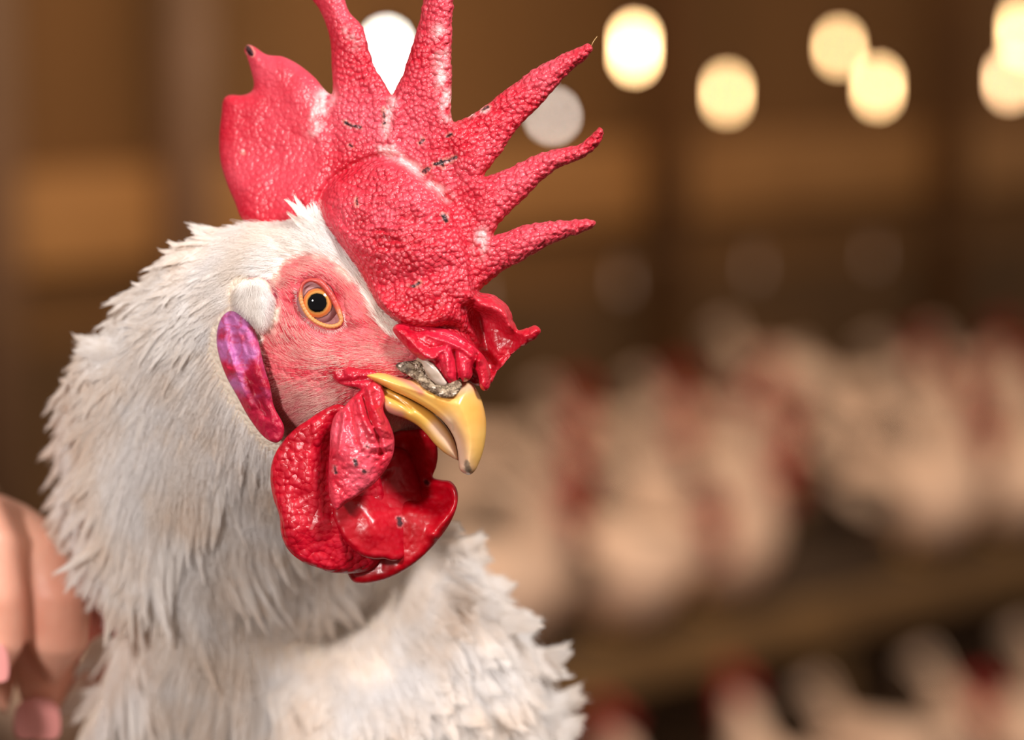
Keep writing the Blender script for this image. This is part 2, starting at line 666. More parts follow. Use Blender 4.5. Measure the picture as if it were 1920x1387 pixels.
for px, py, dist, r, L, col, st, lab in LAMPS:
    P = pt(px, py, (FOCUS - dist) * 100)
    root = empty('hanging_bulb', tuple(P))
    tag(root, lab, 'light bulb', 'bulbs hanging in the barn')
    key = (col, st)
    if key not in emats:
        emats[key] = emis('bulb_glass', col, st * 1.0)
    prf = [(0.0008, -L / 2 - r)] + [(r * math.sin(a), -L / 2 - r * math.cos(a)) for a in np.linspace(0.3, 1.57, 6)] \
        + [(r, L / 2)] + [(r * math.cos(a), L / 2 + r * math.sin(a)) for a in np.linspace(0.2, 1.35, 5)]
    V, F = lathe(prf, 16, P)
    raw_mesh('bulb', V, F, emats[key], root, P)
    top = L / 2 + r
    V, F = lathe([(0.006, top), (0.009, top + .002), (0.009, top + 0.03), (0.003, top + .036)], 10, P)
    raw_mesh('socket', V, F, M['socket'], root, P)
    zt = 3.0 - P[2]
    V, F = lathe([(0.002, top + .034), (0.002, zt)], 6, P)
    raw_mesh('cord', V, F, M['cord'], root, P)

# ------------------------------------------------------------------ drinker line above the flock
dl = empty('drinker_line', tuple(wall_pt(1.0, 1.46, 0.99)))
tag(dl, 'blurred horizontal water pipe with small pale drinkers above the back of the flock', 'drinker line')
do = np.array(dl.location)
V, F = bar_mesh(wall_pt(1.0, 1.46, 0.99), E0_dir, E0_nor, 7, 0.016, 0.016, 0.006)
raw_mesh('pipe', V, F, M['dark_wood'], dl, do)
M['cup'] = mat('pale_drinker_cup', lin(236, 214, 206), 0.3)
for i in range(9):
    c = wall_pt(-1.6 + i * 0.56, 1.46, 0.92)
    V, F = lathe([(0.004, 0.065), (0.005, 0.02), (0.011, 0.012), (0.013, 0.0), (0.008, -0.012), (0.003, -0.02)], 12, c)
    raw_mesh('drinker', V, F, M['cup'], dl, do)

# ==================================================================== the flock
M['hen'] = noisy('hen_feathers', lin(244, 216, 196), lin(232, 196, 172), 14, 0.85)
M['hen_red'] = noisy('hen_comb_skin', lin(186, 34, 36), lin(160, 24, 30), 30, 0.5)
M['hen_leg'] = mat('hen_yellow_leg', lin(206, 160, 90), 0.6)
M['hen_eye'] = mat('hen_eye', (0.02, 0.01, 0.005), 0.2)


def loft(path, rx, rz, n=14):
    """path of (x,z) in the hen's own frame, rx half width in y, rz half height"""
    V, F = [], []
    P = np.array(path, float)
    T = np.gradient(P, axis=0)
    T /= np.linalg.norm(T, axis=1, keepdims=True)
    for i in range(len(P)):
        nx, nz = -T[i, 1], T[i, 0]
        for k in range(n):
            a = 2 * math.pi * k / n
            V.append((P[i, 0] + nx * rz[i] * math.cos(a), rx[i] * math.sin(a), P[i, 1] + nz * rz[i] * math.cos(a)))
    m = len(P)
    for j in range(m - 1):
        for k in range(n):
            F.append((j * n + k, (j + 1) * n + k, (j + 1) * n + (k + 1) % n, j * n + (k + 1) % n))
    F.append(tuple(range(n)))
    F.append(tuple(range((m - 1) * n, m * n))[::-1])
    return V, F


def plate(pts, th, y0=0.0):
    n = len(pts)
    cx = sum(p[0] for p in pts) / n
    cz = sum(p[1] for p in pts) / n
    V = [(p[0], y0 + th * .25, p[1]) for p in pts] + [(p[0], y0 - th * .25, p[1]) for p in pts]
    V += [(cx + (p[0] - cx) * .75, y0 + th / 2, cz + (p[1] - cz) * .75) for p in pts]
    V += [(cx + (p[0] - cx) * .75, y0 - th / 2, cz + (p[1] - cz) * .75) for p in pts]
    F = []
    for i in range(n):
        j = (i + 1) % n
        F += [(i, j, n + j, n + i), (i, 2 * n + i, 2 * n + j, j), (n + i, n + j, 3 * n + j, 3 * n + i)]
    F += [tuple(range(2 * n, 3 * n)), tuple(range(3 * n, 4 * n))[::-1]]
    return V, F


def make_hen(pose):
    root = empty('hen', (0, 0, 0))
    if pose == 'up':
        path = [(-.19, .27), (-.165, .262), (-.12, .235), (-.06, .215), (0, .205), (.06, .21), (.105, .235), (.13, .27), (.14, .305), (.148, .335), (.163, .357), (.182, .362), (.196, .358)]
        hx, hz = .175, .36
    elif pose == 'turned':
        path = [(-.18, .25), (-.155, .245), (-.11, .225), (-.055, .21), (0, .20), (.055, .20), (.10, .215), (.14, .24), (.165, .262), (.18, .285), (.20, .298), (.218, .30), (.232, .295)]
        hx, hz = .212, .30
    else:
        path = [(-.17, .25), (-.15, .248), (-.11, .235), (-.055, .22), (0, .205), (.055, .195), (.10, .185), (.14, .165), (.165, .14), (.18, .115), (.195, .10), (.212, .092), (.226, .085)]
        hx, hz = .207, .095
    rz = [.012, .03, .062, .085, .094, .090, .072, .048, .034, .026, .023, .020, .008]
    rx = [.014, .030, .056, .074, .082, .078, .062, .042, .030, .023, .019, .016, .006]
    V, F = loft(path, rx, rz)
    b = raw_mesh('body', V, F, M['hen'], root)
    b.modifiers.new('s', 'SUBSURF').levels = 1
    b.modifiers['s'].render_levels = 1
    # face skin + comb + wattles
    e = (hx, hz)
    c = [(.034, .004), (.028, .022), (.038, .052), (.018, .040), (.010, .070), (-.006, .042), (-.022, .062), (-.030, .034), (-.052, .042), (-.040, .014), (-.010, .008)]
    V, F = plate([(e[0] + a, e[1] + b_) for a, b_ in c], .016)
    raw_mesh('comb', V, F, M['hen_red'], root)
    wv = [(.024, -.010), (.034, -.034), (.022, -.066), (.002, -.058), (-.002, -.026), (.006, -.010)]
    for sgn in (-1, 1):
        V, F = plate([(e[0] + a, e[1] + b_) for a, b_ in wv], .008, sgn * .012)
        raw_mesh('wattle', V, F, M['hen_red'], root)
        V, F = lathe([(.003, -.018), (.015, -.010), (.018, 0.0), (.013, .012), (.004, .018)], 10, (e[0] + .002, sgn * .008, e[1]), (0, 1, 0))
        raw_mesh('face_skin', V, F, M['hen_red'], root)
    V, F = lathe([(.0085, 0), (.0075, .012), (.004, .022), (.001, .028)], 8, (e[0] + .018, 0, e[1] - .003), (1, 0, -.25))
    raw_mesh('beak', V, F, M['hen_leg'], root)
    # tail fan
    for k, (y_, a_) in enumerate(((0, 60), (.012, 50), (-.012, 50), (.022, 38), (-.022, 38))):
        a = math.radians(a_)
        t = [(0, -.012), (.05, -.022), (.10, -.022), (.125, -.008), (.125, .008), (.10, .018), (.05, .016), (0, .01)]
        V, F = plate([(-.155 - u * math.cos(a) * .9 + v * math.sin(a), .262 + u * math.sin(a) * .8 + v * math.cos(a)) for u, v in t], .006, y_)
        raw_mesh('tail_feather', V, F, M['hen'], root)
    # wings
    for sgn in (-1, 1):
        wp = [(.085, .235), (.05, .262), (-.02, .268), (-.09, .262), (-.16, .245), (-.185, .232), (-.13, .205), (-.06, .175), (.02, .17), (.07, .19)]
        V, F = plate(wp, .02, 0)
        V = [(x, sgn * (.060 + .022 * (1 - ((x + .03) / .16) ** 2)) + y, z) for x, y, z in V]
        o = raw_mesh('wing', V, F, M['hen'], root)
        lx = .01
        V, F = lathe([(.022, .15), (.013, .10), (.0065, .075), (.006, .012), (.009, 0.004)], 8, (lx, sgn * .035, 0))
        for ang in (-35, 0, 35, 180):
            d = (math.cos(math.radians(ang)), math.sin(math.radians(ang)), 0)
            V2, F2 = lathe([(.005, 0), (.0045, .03), (.002, .045)], 6, (lx, sgn * .035, .006), d)
            F += [tuple(k + len(V) for k in f) for f in F2]
            V += V2
        raw_mesh('leg', V, F, M['hen_leg'], root)
    for ch in root.children:
        if not ch.name.startswith('leg'):
            ch.location.z = -0.098 if pose != 'down' else -0.015
        else:
            ch.scale.z = 0.35
    root.scale = (1.15, 1.15, 1.15)
    return root


protos = [make_hen(p) for p in ('up', 'turned', 'down')]


def copy_tree(o):
    c = o.copy()
    COL.objects.link(c)
    for ch in o.children:
        k = ch.copy()
        COL.objects.link(k)
        k.parent = c
    return c


rs = R_(23)
hens = []


def row(n0, off, z, ds, s0, s1, kind):
    s_ = s0
    k = 0
    while s_ < s1:
        j = rs.uniform(-.03, .03)
        P = wall_pt(s_ + j, off + rs.uniform(-.02, .02), z)
        px, py, dep = project(P + np.array((0, 0, .25)))
        rot = rs.uniform(0, 360)
        a = rs.choice([315, 318, 310, 322, 135]) + rs.uniform(-8, 8)
        pose = rs.choice([0, 1, 2], p=[.62, .26, .12])
        if n0 == 0 and pose == 2:
            pose = 0
        if rs.uniform() < (.09 if off < .8 else .04):
            s_ += ds
            continue
        if (840 < px < 2120) or (-160 < px < 170):
            hens.append((kind, n0, px, P, math.radians(a), pose))
        s_ += ds
        k += 1


ROWS = ['front row at the platform edge', 'second row on the platform', 'back row on the platform']
for i in range(3):
    row(i, 0.10 + i * 0.46, PLAT_Z, 0.345, -2.2 + 0.2 * (i % 2), 3.0, 'platform')
for i in range(2):
    row(i, -0.34 - i * 0.46, 0.0, 0.345, -0.7 + 0.17 * i, 1.9, 'floor')
ORD = ['first', 'second', 'third', 'fourth', 'fifth', 'sixth', 'seventh', 'eighth', 'ninth', 'tenth']
used = set()
groups = {}
for h in hens:
    side = 'L' if h[2] < 500 else 'R'
    groups.setdefault((h[0], h[1], side), []).append(h)
for (kind, n0, side), hs in groups.items():
    hs.sort(key=lambda q: q[2])
    for i, (k_, n_, px, P, a, pose) in enumerate(hs):
        if pose not in used:
            o = protos[pose]
            used.add(pose)
        else:
            o = copy_tree(protos[pose])
        o.location = tuple(P)
        o.rotation_euler = (0, 0, a)
        if kind == 'platform':
            where = ROWS[n0]
        else:
            where = ('nearer' if n0 == 1 else 'farther') + ' row on the floor'
        pos = ('left of the rooster, ' if side == 'L' else 'right of the rooster, ') + ORD[min(i, 9)] + ' from left'
        if side == 'L' and len(hs) == 1:
            pos = 'left of the rooster'
        tag(o, 'blurred white hen, %s, %s' % (where, pos), 'hen', 'hens standing on the platform' if kind == 'platform' else 'hens on the floor below the platform')
for i, p in enumerate(protos):
    if i not in used:
        for ch in list(p.children):
            bpy.data.objects.remove(ch)
        bpy.data.objects.remove(p)

# ==================================================================== the rooster
RO = pt(560, 1660, -8.0)
rooster = empty('rooster', tuple(RO))
tag(rooster, 'large white rooster in sharp focus with red spiked comb, red wattles and yellow hooked beak', 'rooster')

# ---- body (head, neck, breast): one continuous surface
BODY = [(600, 392), (570, 402), (520, 414), (450, 424), (392, 440), (340, 465), (300, 503), (258, 548), (213, 602), (168, 655), (140, 705),
        (132, 760), (134, 830), (132, 900), (136, 950), (165, 1005), (210, 1060), (226, 1120), (214, 1200), (182, 1300), (140, 1400), (115, 1520), (110, 1660),
        (500, 1690), (1020, 1660), (1085, 1560), (1070, 1450), (1050, 1370), (1030, 1300), (1002, 1236), (965, 1162), (925, 1102), (885, 1052), (850, 1015), (820, 970), (800, 900),
        (792, 830), (815, 775), (850, 730), (858, 690), (840, 640), (800, 600), (745, 560), (702, 520), (664, 462), (628, 405)]
Wmid = RBF([(560, 420, -2.5), (450, 430, -3), (300, 500, -4.5), (150, 680, -7), (100, 900, -9), (180, 1200, -11.5), (130, 1500, -13),
            (1080, 1550, -10.5), (1040, 1300, -9.5), (930, 1090, -8.8), (850, 1000, -8), (800, 860, -2.5), (850, 700, -0.9), (700, 520, -1.4), (620, 400, -2)])
Zf = RBF([(600, 570, -.55), (700, 640, -.15), (760, 690, .0), (650, 720, -.25), (560, 760, -.75), (500, 650, -1.1), (470, 540, -1.3), (560, 450, -1.25),
          (640, 470, -1.0), (700, 540, -.55), (430, 450, -1.9), (350, 600, -2.6), (250, 700, -4.2), (400, 800, -3.2), (300, 950, -5.2),
          (450, 950, -4.6), (520, 1000, -5.2), (380, 1150, -6.8), (260, 1200, -7.8), (460, 1250, -8.2), (560, 1180, -10.2), (650, 1130, -10.8),
          (600, 1050, -8.0), (720, 960, -7.2), (640, 900, -3.5), (750, 800, -1.3), (820, 1150, -8.0), (900, 1200, -7.4), (1000, 1300, -7.8),
          (750, 1300, -7.6), (620, 1350, -8.4), (500, 1400, -9.2), (350, 1400, -8.9), (230, 1400, -9.8), (900, 1500, -7.2), (500, 1640, -9)], 2e-3)
EYE_OPEN = [(566, 536), (575, 527), (586, 525), (601, 530), (617, 548), (629, 568), (637, 588), (640, 601), (634, 609), (618, 612), (600, 607), (583, 596), (571, 580), (564, 560)]
body_poly = catmull(BODY, 6.0)


def body_front(P, d=None):
    P = np.asarray(P, float)
    if d is None:
        d = seg_dist(P, body_poly) * np.where(inside(P, body_poly), 1, -1)
    d = np.maximum(d, 0)
    wm = Wmid(P)
    z = Zf(P)
    R = 60 + 70 * sm((P[:, 1] - 500) / 500)
    w_ = wm + (z - wm) * prof(d / R)
    face = sm((P[:, 0] - 480) / 60) * sm((860 - P[:, 1]) / 60)
    # brow ridge over the eye, cheek line, socket
    w_ += face * 0.16 * np.exp(-(line_d(P, [(540, 520), (580, 505), (625, 520), (655, 565), (668, 600)]) / 13) ** 2)
    w_ -= face * 0.12 * np.exp(-(line_d(P, [(556, 560), (575, 600), (610, 626), (650, 615)]) / 9) ** 2)
    w_ += 0.38 * sm((sdf(P, [(440, 565), (445, 535), (470, 520), (496, 528), (508, 550), (508, 580), (500, 615), (485, 622), (468, 600), (450, 585)]) + 8) / 24)
    w_ += face * 0.12 * np.exp(-(line_d(P, [(640, 690), (700, 690), (760, 700)]) / 16) ** 2)
    w_ -= face * 0.15 * np.exp(-(line_d(P, [(700, 745), (760, 790), (800, 820)]) / 14) ** 2)
    w_ += face * 0.10 * fbm(P, 60, 3, 3) + 0.03 * face * fbm(P, 14, 5, 3)
    w_ += (1 - face) * 0.30 * fbm(P, 200, 9, 2)
    return w_


def body_eye(P, d):
    w_ = body_front(P, d)
    e = sdf(P, EYE_OPEN)
    return w_ - 0.30 * sm((e + 1.5) / 5.0)


def body_back(P, d):
    wm = Wmid(P)
    th = np.clip(Zf(P) - wm, 1.0, 4.5)
    R = 60 + 70 * sm((P[:, 1] - 500) / 500)
    return wm - th * prof(d / R)


FACE = [(520, 515), (545, 490), (585, 478), (620, 482), (648, 505), (680, 540), (712, 590), (740, 610), (790, 690), (800, 830), (700, 780), (640, 770), (590, 790), (545, 815), (515, 800),
        (495, 740), (486, 690), (500, 640), (515, 590), (512, 550)]
V, F, Q, dd, side = relief(BODY, 5.0, body_eye, body_back)
f = sdf(Q, FACE)
n1 = fbm(Q, 26, 21, 4)
red = sm((f + 8 + n1 * 26) / 16) * (1 - side)
redness = np.clip(0.68 + 1.1 * fbm(Q, 40, 31, 4) + 0.5 * fbm(Q, 7, 35, 2), 0, 1)[:, None]
fc = lin(222, 104, 112) * (1 - redness) + lin(192, 42, 60) * redness
stk = np.clip(.5 + 2.4 * fbm(Q * [.35, 1.0], 9, 63, 3), 0, 1)[:, None] * .35
fc = fc * (1 - stk) + lin(226, 128, 130) * stk
# deep red around the mouth corner and in front of the eye
mc = np.exp(-(line_d(Q, [(630, 700), (690, 690), (750, 690), (790, 700)]) / 20) ** 2)[:, None]
fc = fc * (1 - mc * .8) + lin(176, 12, 34) * mc * .8
lo = sm((Q[:, 1] - 700) / 60)[:, None] * sm((640 - Q[:, 0]) / 40)[:, None]
fc = fc * (1 - .6 * lo) + lin(190, 110, 120) * .6 * lo
chin = sm((sdf(Q, [(705, 765), (740, 775), (800, 815), (800, 850), (740, 850), (710, 820)]) + 8) / 10)[:, None]
fc = fc * (1 - .7 * chin) + lin(200, 130, 130) * .7 * chin
cr = lin(240, 224, 206) + 0.05 * fbm(Q, 60, 41, 3)[:, None]
col = cr * (1 - red[:, None]) + fc * red[:, None]
so = sm((sdf(Q, EYE_OPEN) + 3) / 4)[:, None] * (1 - side[:, None])
col = col * (1 - so) + lin(188, 128, 128) * so
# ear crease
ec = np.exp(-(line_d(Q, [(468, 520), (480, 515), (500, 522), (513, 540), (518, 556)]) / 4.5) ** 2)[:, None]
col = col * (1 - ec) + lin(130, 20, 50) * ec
raw_mesh('body', V, F, M['head'], rooster, RO, attrs={'Col': np.clip(col, 0, 1)})

# ---- comb
COMB = [(500, 440), (455, 412), (440, 378), (425, 342), (413, 300), (411, 252), (415, 215), (419, 186), (430, 178), (455, 178), (471, 171), (476, 158),
        (470, 130), (463, 107), (458, 94), (464, 84), (476, 87), (500, 102), (530, 106), (560, 121), (590, 145), (611, 170), (622, 176), (624, 160), (622, 130), (618, 70), (600, 20), (582, -5), (574, -22), (582, -34), (605, -30),
        (640, -12), (655, 22), (680, 50), (692, 90), (706, 130), (724, 160), (735, 178), (742, 166), (755, 140), (770, 90), (785, 40), (793, 0), (800, -60), (810, -120), (822, -140), (836, -120), (846, -60),
        (850, 0), (848, 60), (846, 100), (848, 150), (846, 200), (850, 227), (862, 226), (890, 212), (920, 190), (960, 160), (1000, 130), (1050, 104), (1090, 86), (1103, 81), (1111, 88), (1109, 97),
        (1098, 111), (1075, 130), (1050, 155), (1020, 190), (985, 225), (960, 255), (940, 285), (920, 310), (909, 330), (925, 325), (960, 312), (1000, 292), (1040, 280), (1080, 272), (1105, 258), (1117, 243),
        (1125, 238), (1132, 245), (1129, 260), (1118, 276), (1100, 292), (1070, 305), (1040, 320), (1010, 345), (985, 370), (955, 400), (935, 420), (926, 440), (942, 436), (965, 428), (1000, 418), (1050, 413), (1090, 411),
        (1110, 411), (1117, 418), (1111, 428), (1090, 437), (1060, 447), (1020, 465), (985, 485), (950, 505), (922, 524), (905, 540), (900, 546),
        (918, 551), (935, 558), (950, 570), (959, 588), (964, 605), (972, 617), (990, 614), (1004, 610), (1012, 616), (1010, 628), (997, 638), (975, 652), (955, 670), (940, 688), (928, 703), (922, 718),
        (900, 722), (870, 715), (820, 690), (760, 650), (720, 600), (690, 560), (668, 520), (640, 480), (612, 440), (570, 420), (530, 432)]
Wc = RBF([(450, 250, -3.2), (450, 400, -3.0), (560, 300, -2.4), (620, 0, -2.2), (600, 400, -1.9), (700, 300, -1.45), (820, 0, -1.0), (820, -150, -1.0), (850, 300, -.7),
          (1100, 90, -.1), (1125, 245, .1), (1110, 418, .2), (900, 450, -.4), (700, 520, -1.1), (850, 600, -.6), (950, 600, -.5), (1005, 620, -.1), (910, 720, -.4)])
BASE = [(598, 385), (612, 350), (640, 328), (680, 310), (715, 300), (745, 306), (785, 328), (825, 362), (850, 400), (872, 450), (885, 500), (890, 560), (880, 620), (900, 690), (830, 700), (760, 650),
        (715, 600), (690, 560), (650, 490), (612, 440)]
RIMS = [(([(715, 572), (740, 588), (775, 600), (808, 602), (835, 592)]), 15, .30),
        (([(850, 228), (880, 290), (905, 330), (915, 400), (925, 440), (915, 490), (890, 560)]), 22, .10),
        (([(640, 440), (700, 470), (760, 480), (820, 470)]), 20, .08),
        (([(735, 178), (745, 220), (735, 280), (760, 320)]), 9, .07),
        (([(885, 560), (905, 572), (930, 578), (948, 592), (955, 608)]), 15, .32)]
GRV = [(([(718, 602), (760, 616), (810, 619), (850, 612), (885, 640), (905, 675)]), 8, .30),
       (([(600, 380), (615, 345), (655, 314), (705, 294), (750, 296), (800, 330), (845, 380)]), 7, .14),
       (([(665, 500), (720, 530), (790, 520), (840, 500)]), 18, .10),
       (([(690, 420), (740, 405), (800, 420)]), 14, .06),
       (([(880, 575), (895, 610), (905, 650), (912, 690)]), 16, .35),
       (([(615, 200), (625, 300), (600, 370)]), 16, .06),
       (([(830, 240), (850, 330), (870, 400)]), 12, .07)]


def comb_relief(P, d, sgn):
    T = 0.36 * prof(d / 30)
    b = sdf(P, BASE)
    k = 1.0 if sgn > 0 else 0.8
    T = T + k * (0.62 * prof((b + 4) / 130) * sm((b + 4) / 16)) * sm(d / 20)
    if sgn > 0:
        for ln, r, hgt in RIMS:
            T = T + hgt * np.exp(-(line_d(P, ln) / r) ** 2) * sm(d / 12)
        for ln, r, hgt in GRV:
            T = T - hgt * np.exp(-(line_d(P, ln) / r) ** 2) * sm(d / 12)
        T = T - 0.45 * sm((sdf(P, [(893, 585), (925, 592), (955, 620), (975, 640), (925, 700), (905, 660)]) + 12) / 26)
        T = T + 0.10 * fbm(P, 70, 51, 3) * sm(d / 20)
        # wrinkles of the bulge
        wr = sm((b - 10) / 40) * sm((P[:, 0] - 640) / 40)
        yy = P[:, 1] + 30 * fbm(P, 90, 61, 2) + .15 * (P[:, 0] - 740)
        T = T + 0.05 * wr * (1 - np.abs(2 * ((yy / 17) % 1) - 1)) * (0.5 + 1.2 * fbm(P, 50, 63, 2))
    # papillae
    q = P + 6 * np.stack([fbm(P, 30, 71, 2), fbm(P, 30, 75, 2)], 1)
    f1, f2 = voro(q[:, 0] / 9.0, q[:, 1] / 8.2, 5)
    amp = 0.045 * (.30 + .7 * sm((16 - d) / 8)) * sm((P[:, 0] - 560) / 120) * (0.25 + 0.75 * sm((650 - P[:, 1]) / 80)) * (1 - .8 * sm((P[:, 0] - 880) / 15) * sm((P[:, 1] - 550) / 12)) * (0.55 + 0.45 * sm((P[:, 0] - 780) / 80)) + 0.008
    T = T + amp * (1 - (f1 / 0.62) ** 2) * sm((d + 2) / 6)
    return T


def comb_front(P, d):
    return Wc(P) + comb_relief(P, d, 1)


def comb_back(P, d):
    return Wc(P) - comb_relief(P, d, -1)


# small bumps along the rim of the outline
def bumpy(outline, amp, cell, seed, xmin=600):
    B = catmull(outline, 3.0)
    T = np.roll(B, -1, 0) - np.roll(B, 1, 0)
    N = np.stack([-T[:, 1], T[:, 0]], 1)
    N /= np.maximum(np.linalg.norm(N, axis=1, keepdims=True), 1e-9)
    s_ = np.arange(len(B)) * 3.0 / cell
    n = vnoise(s_, s_ * 0, seed) + .6 * vnoise(s_ * 2.1, s_ * 0 + 5, seed + 3)
    a = amp * sm((B[:, 0] - xmin) / 80)
    return B + N * (n * a)[:, None]


def scabs(P, lst):
    m = np.zeros(len(P))
    hal = np.zeros(len(P))
    for ln, r in lst:
        d = line_d(P, ln) + 3.2 * fbm(P, 8, 91, 3)
        m = np.maximum(m, sm((r - d) / 2.2 + .3))
        hal = np.maximum(hal, sm((r + 3.5 - d + 5 * fbm(P, 9, 95, 2)) / 4))
    return m, hal * (1 - m)


SC = [([(648, 231), (662, 236), (674, 239)], 4.0), ([(655, 272), (660, 275)], 2.5), ([(795, 322), (802, 317)], 4), ([(815, 308), (835, 303), (855, 295)], 3.2), ([(826, 300), (832, 312)], 3),
      ([(788, 268), (793, 262)], 2.5), ([(905, 206), (916, 201)], 3), ([(669, 372), (671, 384)], 2.5), ([(832, 405), (836, 413)], 5.5), ([(766, 535), (776, 536), (786, 530)], 2.6),
      ([(464, 90), (470, 100)], 5.5), ([(719, 205), (721, 232)], 2.2), ([(846, 250), (838, 256)], 2.5), ([(453, 285), (456, 287)], 2)]
V, F, Q, dd, side = relief(bumpy(COMB, 2.6, 9.0, 3, 640), 2.6, comb_front, comb_back, step=2.6)
q = Q + 6 * np.stack([fbm(Q, 30, 71, 2), fbm(Q, 30, 75, 2)], 1)
f1, f2 = voro(q[:, 0] / 9.0, q[:, 1] / 8.2, 5)
top = np.clip(1 - f1 / 0.5, 0, 1)
pale = np.clip(0.38 + 1.0 * fbm(Q, 110, 81, 4), 0, 1)
pale *= 0.5 + 0.5 * sm((560 - Q[:, 1]) / 150)
pale = np.clip(pale + .25 * sm((800 - Q[:, 0]) / 200) * sm((300 - Q[:, 1]) / 100), 0, 1)
rc = (lin(196, 20, 44) * (1 - pale[:, None]) + lin(216, 74, 92) * pale[:, None])
lob = (sm((560 - Q[:, 0]) / 60) * sm(.5 + 2.2 * fbm(Q * [1, .6], 60, 141, 4)) * .6)[:, None]
rc = rc * (1 - lob) + lin(190, 14, 42) * lob
deep = np.clip(sm((Q[:, 1] - 520) / 90) * .6 + .75 * sm(fbm(Q, 45, 133, 4) * 2.2 + .25) * sm((sdf(Q, BASE) - 25) / 50) * sm((Q[:, 1] - 340) / 80), 0, .85)[:, None]
rc = rc * (1 - deep) + lin(176, 4, 28) * deep
k = 0 * top[:, None]
rc = rc * (1 - k) + lin(246, 150, 160) * k
# dry white flaky patches
fl = np.maximum.reduce([np.exp(-(line_d(Q, ln) / r) ** 2) * (0.5 + 1.3 * fbm(Q, 14, 87, 4)) for ln, r in (
    ([(610, 182), (598, 210), (590, 240)], 15), ([(715, 280), (760, 300), (800, 335), (840, 370)], 9), ([(880, 215), (915, 203)], 5), ([(655, 60), (668, 80)], 10),
    ([(735, 190), (722, 250), (740, 290)], 8), ([(825, 60), (830, 150), (845, 220)], 12), ([(905, 440), (900, 470)], 12))])
fl = np.clip(fl * 1.2, 0, .85)[:, None]
rc = rc * (1 - fl) + lin(244, 196, 196) * fl
m_, ha = scabs(Q, SC)
rc = rc * (1 - .5 * ha[:, None]) + lin(236, 170, 150) * .5 * ha[:, None]
rc = rc * (1 - m_[:, None]) + lin(46, 30, 34) * m_[:, None]
comb = raw_mesh('comb', V, F, M['comb'], rooster, RO, attrs={'Col': np.clip(rc, 0, 1), 'Bmp': (.22 + .78 * sm((Q[:, 0] - 560) / 150)) * (1 - .7 * sm((Q[:, 0] - 880) / 15) * sm((Q[:, 1] - 550) / 12))})


# ---- generic fleshy lobe
def lobe(name, outline, Wf, T, R, c1, c2, mat_, parent, h=3.2, extra=None, cell=10, amp=.02, seed=1, spots=None, backT=None, tint=None, bmp=1.0):
    def fr(P, d):
        w_ = Wf(P) + T * prof(d / R)
        if extra:
            w_ = w_ + extra(P, d)
        a, b = voro(P[:, 0] / cell + 2 * fbm(P, 40, seed, 2), P[:, 1] / cell, seed)
        return w_ + amp * (1 - (a / .6) ** 2) * sm(d / 8)

    def bk(P, d):
        w_ = Wf(P) - (backT or T) * prof(d / R)
        if extra:
            w_ = w_ + extra(P, d)
        return w_
    V, F, Q, dd, side = relief(outline, h, fr, bk)
    a = np.clip(.5 + 1.2 * fbm(Q, 45, seed + 20, 4), 0, 1)[:, None]
    c = c1 * (1 - a) + c2 * a
    v1, v2 = voro(Q[:, 0] / cell + 2 * fbm(Q, 40, seed, 2), Q[:, 1] / cell, seed)
    k = (.10 * np.clip(1 - v1 / .4, 0, 1))[:, None]
    c = c * (1 - k) + lin(236, 90, 104) * k
    if tint:
        c = tint(Q, c, dd)
    if spots:
        m_, ha = scabs(Q, spots)
        c = c * (1 - .4 * ha[:, None]) + lin(225, 150, 150) * .4 * ha[:, None]
        c = c * (1 - m_[:, None]) + lin(70, 45, 50) * m_[:, None]
    return raw_mesh(name, V, F, mat_, parent, RO, attrs={'Col': np.clip(c, 0, 1), 'Bmp': np.full(len(V), float(bmp))})


def lines(P, ls):
    t = 0
    for ln, r, hgt in ls:
        t = t + hgt * np.exp(-(line_d(P, ln) / r) ** 2)
    return t


# wrinkled fold hanging over the beak root
FOLD = [(736, 618), (745, 607), (775, 606), (810, 610), (840, 618), (868, 632), (892, 652), (908, 668), (918, 690), (920, 712), (917, 728), (908, 733), (900, 726), (897, 708), (891, 692), (886, 690),
        (886, 702), (880, 712), (868, 716), (862, 708), (856, 716), (844, 721), (835, 714), (824, 696), (810, 680), (792, 676), (775, 664), (756, 645)]
lobe('nasal_fold', FOLD, RBF([(740, 610, .05), (800, 610, -.05), (860, 630, .1), (900, 680, .2), (910, 730, .2), (860, 710, .45), (830, 700, .45), (780, 660, .4), (820, 650, .35)]),
     .26, 16, lin(188, 8, 38), lin(206, 34, 62), M['fold'], comb, 2.4,
     lambda P, d: lines(P, [([(745, 615), (775, 640), (800, 668)], 9, .12), ([(800, 625), (840, 640), (870, 655), (895, 675)], 8, .16), ([(812, 672), (833, 655), (838, 668), (840, 705)], 6, .12),
                            ([(770, 618), (830, 628), (880, 652)], 4, -.14), ([(822, 680), (828, 700)], 4, -.12), ([(852, 660), (856, 690), (858, 712)], 4.5, -.2),
                            ([(893, 665), (889, 690)], 4, -.25), ([(785, 640), (805, 652), (830, 648)], 4, -.1), ([(870, 680), (872, 705)], 9, .12)]) * sm(d / 5) + .03 * fbm(P, 12, 7, 3),
     7, .012, 3)

